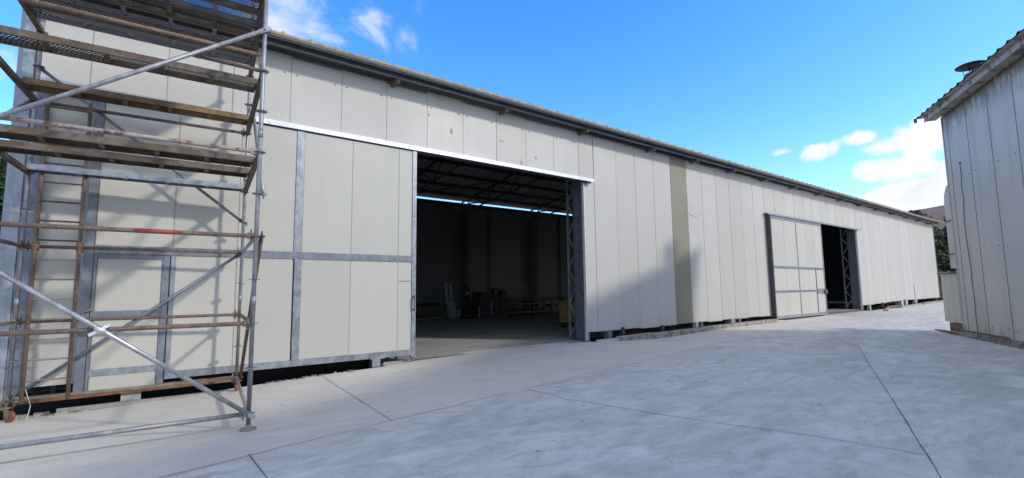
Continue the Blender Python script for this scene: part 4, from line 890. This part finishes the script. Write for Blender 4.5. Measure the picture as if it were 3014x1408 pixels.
for i, (a, b) in enumerate(((8.8, 11.0), (10.9, 12.0), (11.9, 12.55))): MB().obox((a, 22.65, 0.721), (b - a, 0.0, 0.02), (0, 0.22, 0), (0, 0, 0.15)).build('offcut', 'machine_dark', St)
for i in range(3): MB().box(8.4, 12.0 + 0.3 * (i == 0), 21.9, 22.45, 0.13 + i * 0.09, 0.17 + i * 0.09).build('board', 'board_white' if i == 0 else 'grey_steel', St)
MB().box(13.95, 14.25, 22.46, 22.49, 1.05, 1.75).build('cable_panel', 'machine_dark', H)
solo(MB().box(14.0, 14.2, 22.44, 22.458, 1.28, 1.42), 'notice', 'board_white', (14.1, 22.45, 1.28), 'small white notice on the inner lattice column', 'notice')

# ------------------------------------------------------------------ background: hill, trees, bank
def hill():
    m = MB(); nx, ny = 40, 14; vs = []
    for j in range(ny):
        for i in range(nx):
            x = 110 + j * 22; y = -160 + i * 11
            z = 3 + 37 * sm(0, 9, j) * (0.72 + 0.28 * math.cos((y - 20) * 0.018)) + 2.2 * mnoise.noise(Vector((x * 0.03, y * 0.03, 1))) + 0.8 * mnoise.noise(Vector((x * 0.1, y * 0.1, 4)))
            vs.append((x, y, z))
    m.add(vs, [(j * nx + i, (j + 1) * nx + i, (j + 1) * nx + i + 1, j * nx + i + 1) for j in range(ny - 1) for i in range(nx - 1)], 0, True)
    o = m.build('hill', 'hill_soil'); o['kind'] = 'structure'
hill()
def tree(x, y, z, h, r, mat, label, cone=True, n=2600, ls=0.22, seed=0, group='trees behind the hangar'):
    rd = random.Random(seed); T = thing('conifer_tree' if cone else 'bushy_tree', (x, y, z), label, 'tree', group)
    m = MB(); m.tube((x, y, z - 0.3), (x + rd.uniform(-.2, .2), y, z + h * 0.92), r * 0.09, 8, r2=0.03)
    for i in range(16):
        t = 0.18 + 0.75 * i / 16; an = rd.uniform(0, 6.28); rr = r * (1 - t) * 0.9 + 0.2 if cone else r * 0.7
        m.tube((x, y, z + h * t), (x + math.cos(an) * rr, y + math.sin(an) * rr, z + h * t + (0.1 if cone else 0.25) * rr), 0.05, 5, r2=0.012)
    m.build('trunk', 'bark', T); m = MB(); vs = []; fs = []
    br = [(rd.uniform(0.10, 1.0), rd.uniform(0, 6.28), rd.uniform(0.55, 1.1)) for _ in range(70)]
    for i in range(n):
        t, an, q = br[rd.randrange(70)]; u = rd.random() ** 0.6
        if cone:
            rr = (r * (1 - t) + 0.12) * q * u; zz = h * t + rd.gauss(0, 0.12) - 0.18 * rr
        else:
            rr = r * math.sqrt(max(0.05, 1 - (2 * t - 1) ** 2)) * q * u; zz = h * (0.25 + 0.75 * t) + rd.gauss(0, 0.15)
        an2 = an + rd.gauss(0, 0.22)
        c = Vector((x + math.cos(an2) * rr, y + math.sin(an2) * rr, z + zz)); a = Vector((rd.gauss(0, 1), rd.gauss(0, 1), rd.gauss(0, .6))).normalized() * ls * rd.uniform(.5, 1.2); b = a.orthogonal().normalized() * ls * 0.45
        k = len(vs); vs += [c - a, c + b, c + a, c - b]; fs.append((k, k + 1, k + 2, k + 3))
    m.add(vs, fs); m.build('crown', mat, T)
tree(60.5, 10.6, 2.2, 8.3, 2.3, 'leaf_conifer', 'tall dark conifer rising beside the shed edge beyond the hangar', seed=1, n=4200)
tree(66.0, 13.2, 3.4, 4.0, 2.0, 'leaf_conifer', 'lower dark conifer just past the hangar corner', seed=2, n=3200)
tree(57.5, 12.3, 1.6, 5.0, 2.0, 'leaf_scrub', 'dark green shrubby tree low behind the hangar corner', False, seed=3, n=2600)
tree(150, 34.2, 12.5, 7.0, 3.4, 'leaf_bluegreen', 'small round tree on the ridge above the hangar roof end', False, seed=4, n=1800, ls=0.5)
tree(118, 22.0, 6.0, 4.5, 3.0, 'leaf_scrub', 'distant scrub on the lower hill slope', False, seed=5, n=1800, ls=0.45)
tree(-5.4, 33.0, 0.5, 7.6, 2.4, 'leaf_conifer', 'dark conifer at the left edge beyond the near corner of the hangar', seed=6, n=3600)
tree(-8.2, 37.0, 0.8, 7.0, 2.6, 'leaf_scrub', 'green tree at the far left beyond the hangar corner', False, seed=8, n=3000)
# dry grass on the bank
m = MB(); rd = random.Random(11); vs = []; fs = []
for i in range(5200):
    x = rd.uniform(50.5, 60); y = rd.uniform(8.5, 15); z = gz(x, y) + 5.5 * sm(50, 78, x) * sm(-20, 5, y)
    h = rd.uniform(0.25, 0.75); a = rd.uniform(0, 6.28); w = 0.035; lx, ly = rd.gauss(0, .15), rd.gauss(0, .15)
    k = len(vs); vs += [(x - math.cos(a) * w, y - math.sin(a) * w, z - 0.03), (x + math.cos(a) * w, y + math.sin(a) * w, z - 0.03), (x + lx, y + ly, z + h)]; fs.append((k, k + 1, k + 2))
m.add(vs, fs); o = m.build('dry_grass', 'dry_grass'); o['kind'] = 'stuff'; o['label'] = 'dry brown grass on the bank beyond the hangar'; o['category'] = 'grass'
# low pile of stone and timber at the end of the yard
Wp = thing('debris_pile', (48.6, 9.6, 0.2), 'pile of old timber and stones on the bank behind the hangar corner', 'pile')
rd = random.Random(21)
for i in range(26):
    x, y = 48.0 + rd.uniform(0, 2.6), 8.9 + rd.uniform(0, 2.6); z = gz(x, y) + rd.uniform(0.0, 0.55); a = rd.uniform(-0.5, 0.5) + 1.57; L = rd.uniform(0.8, 2.0)
    m = MB(); m.bar((x, y, z), (x + math.cos(a) * L, y + math.sin(a) * L, z + rd.uniform(-.1, .25)), 0.12, 0.08); m.build('timber', rd.choice(['timber_grey', 'timber_brown', 'stone_grey']), Wp)
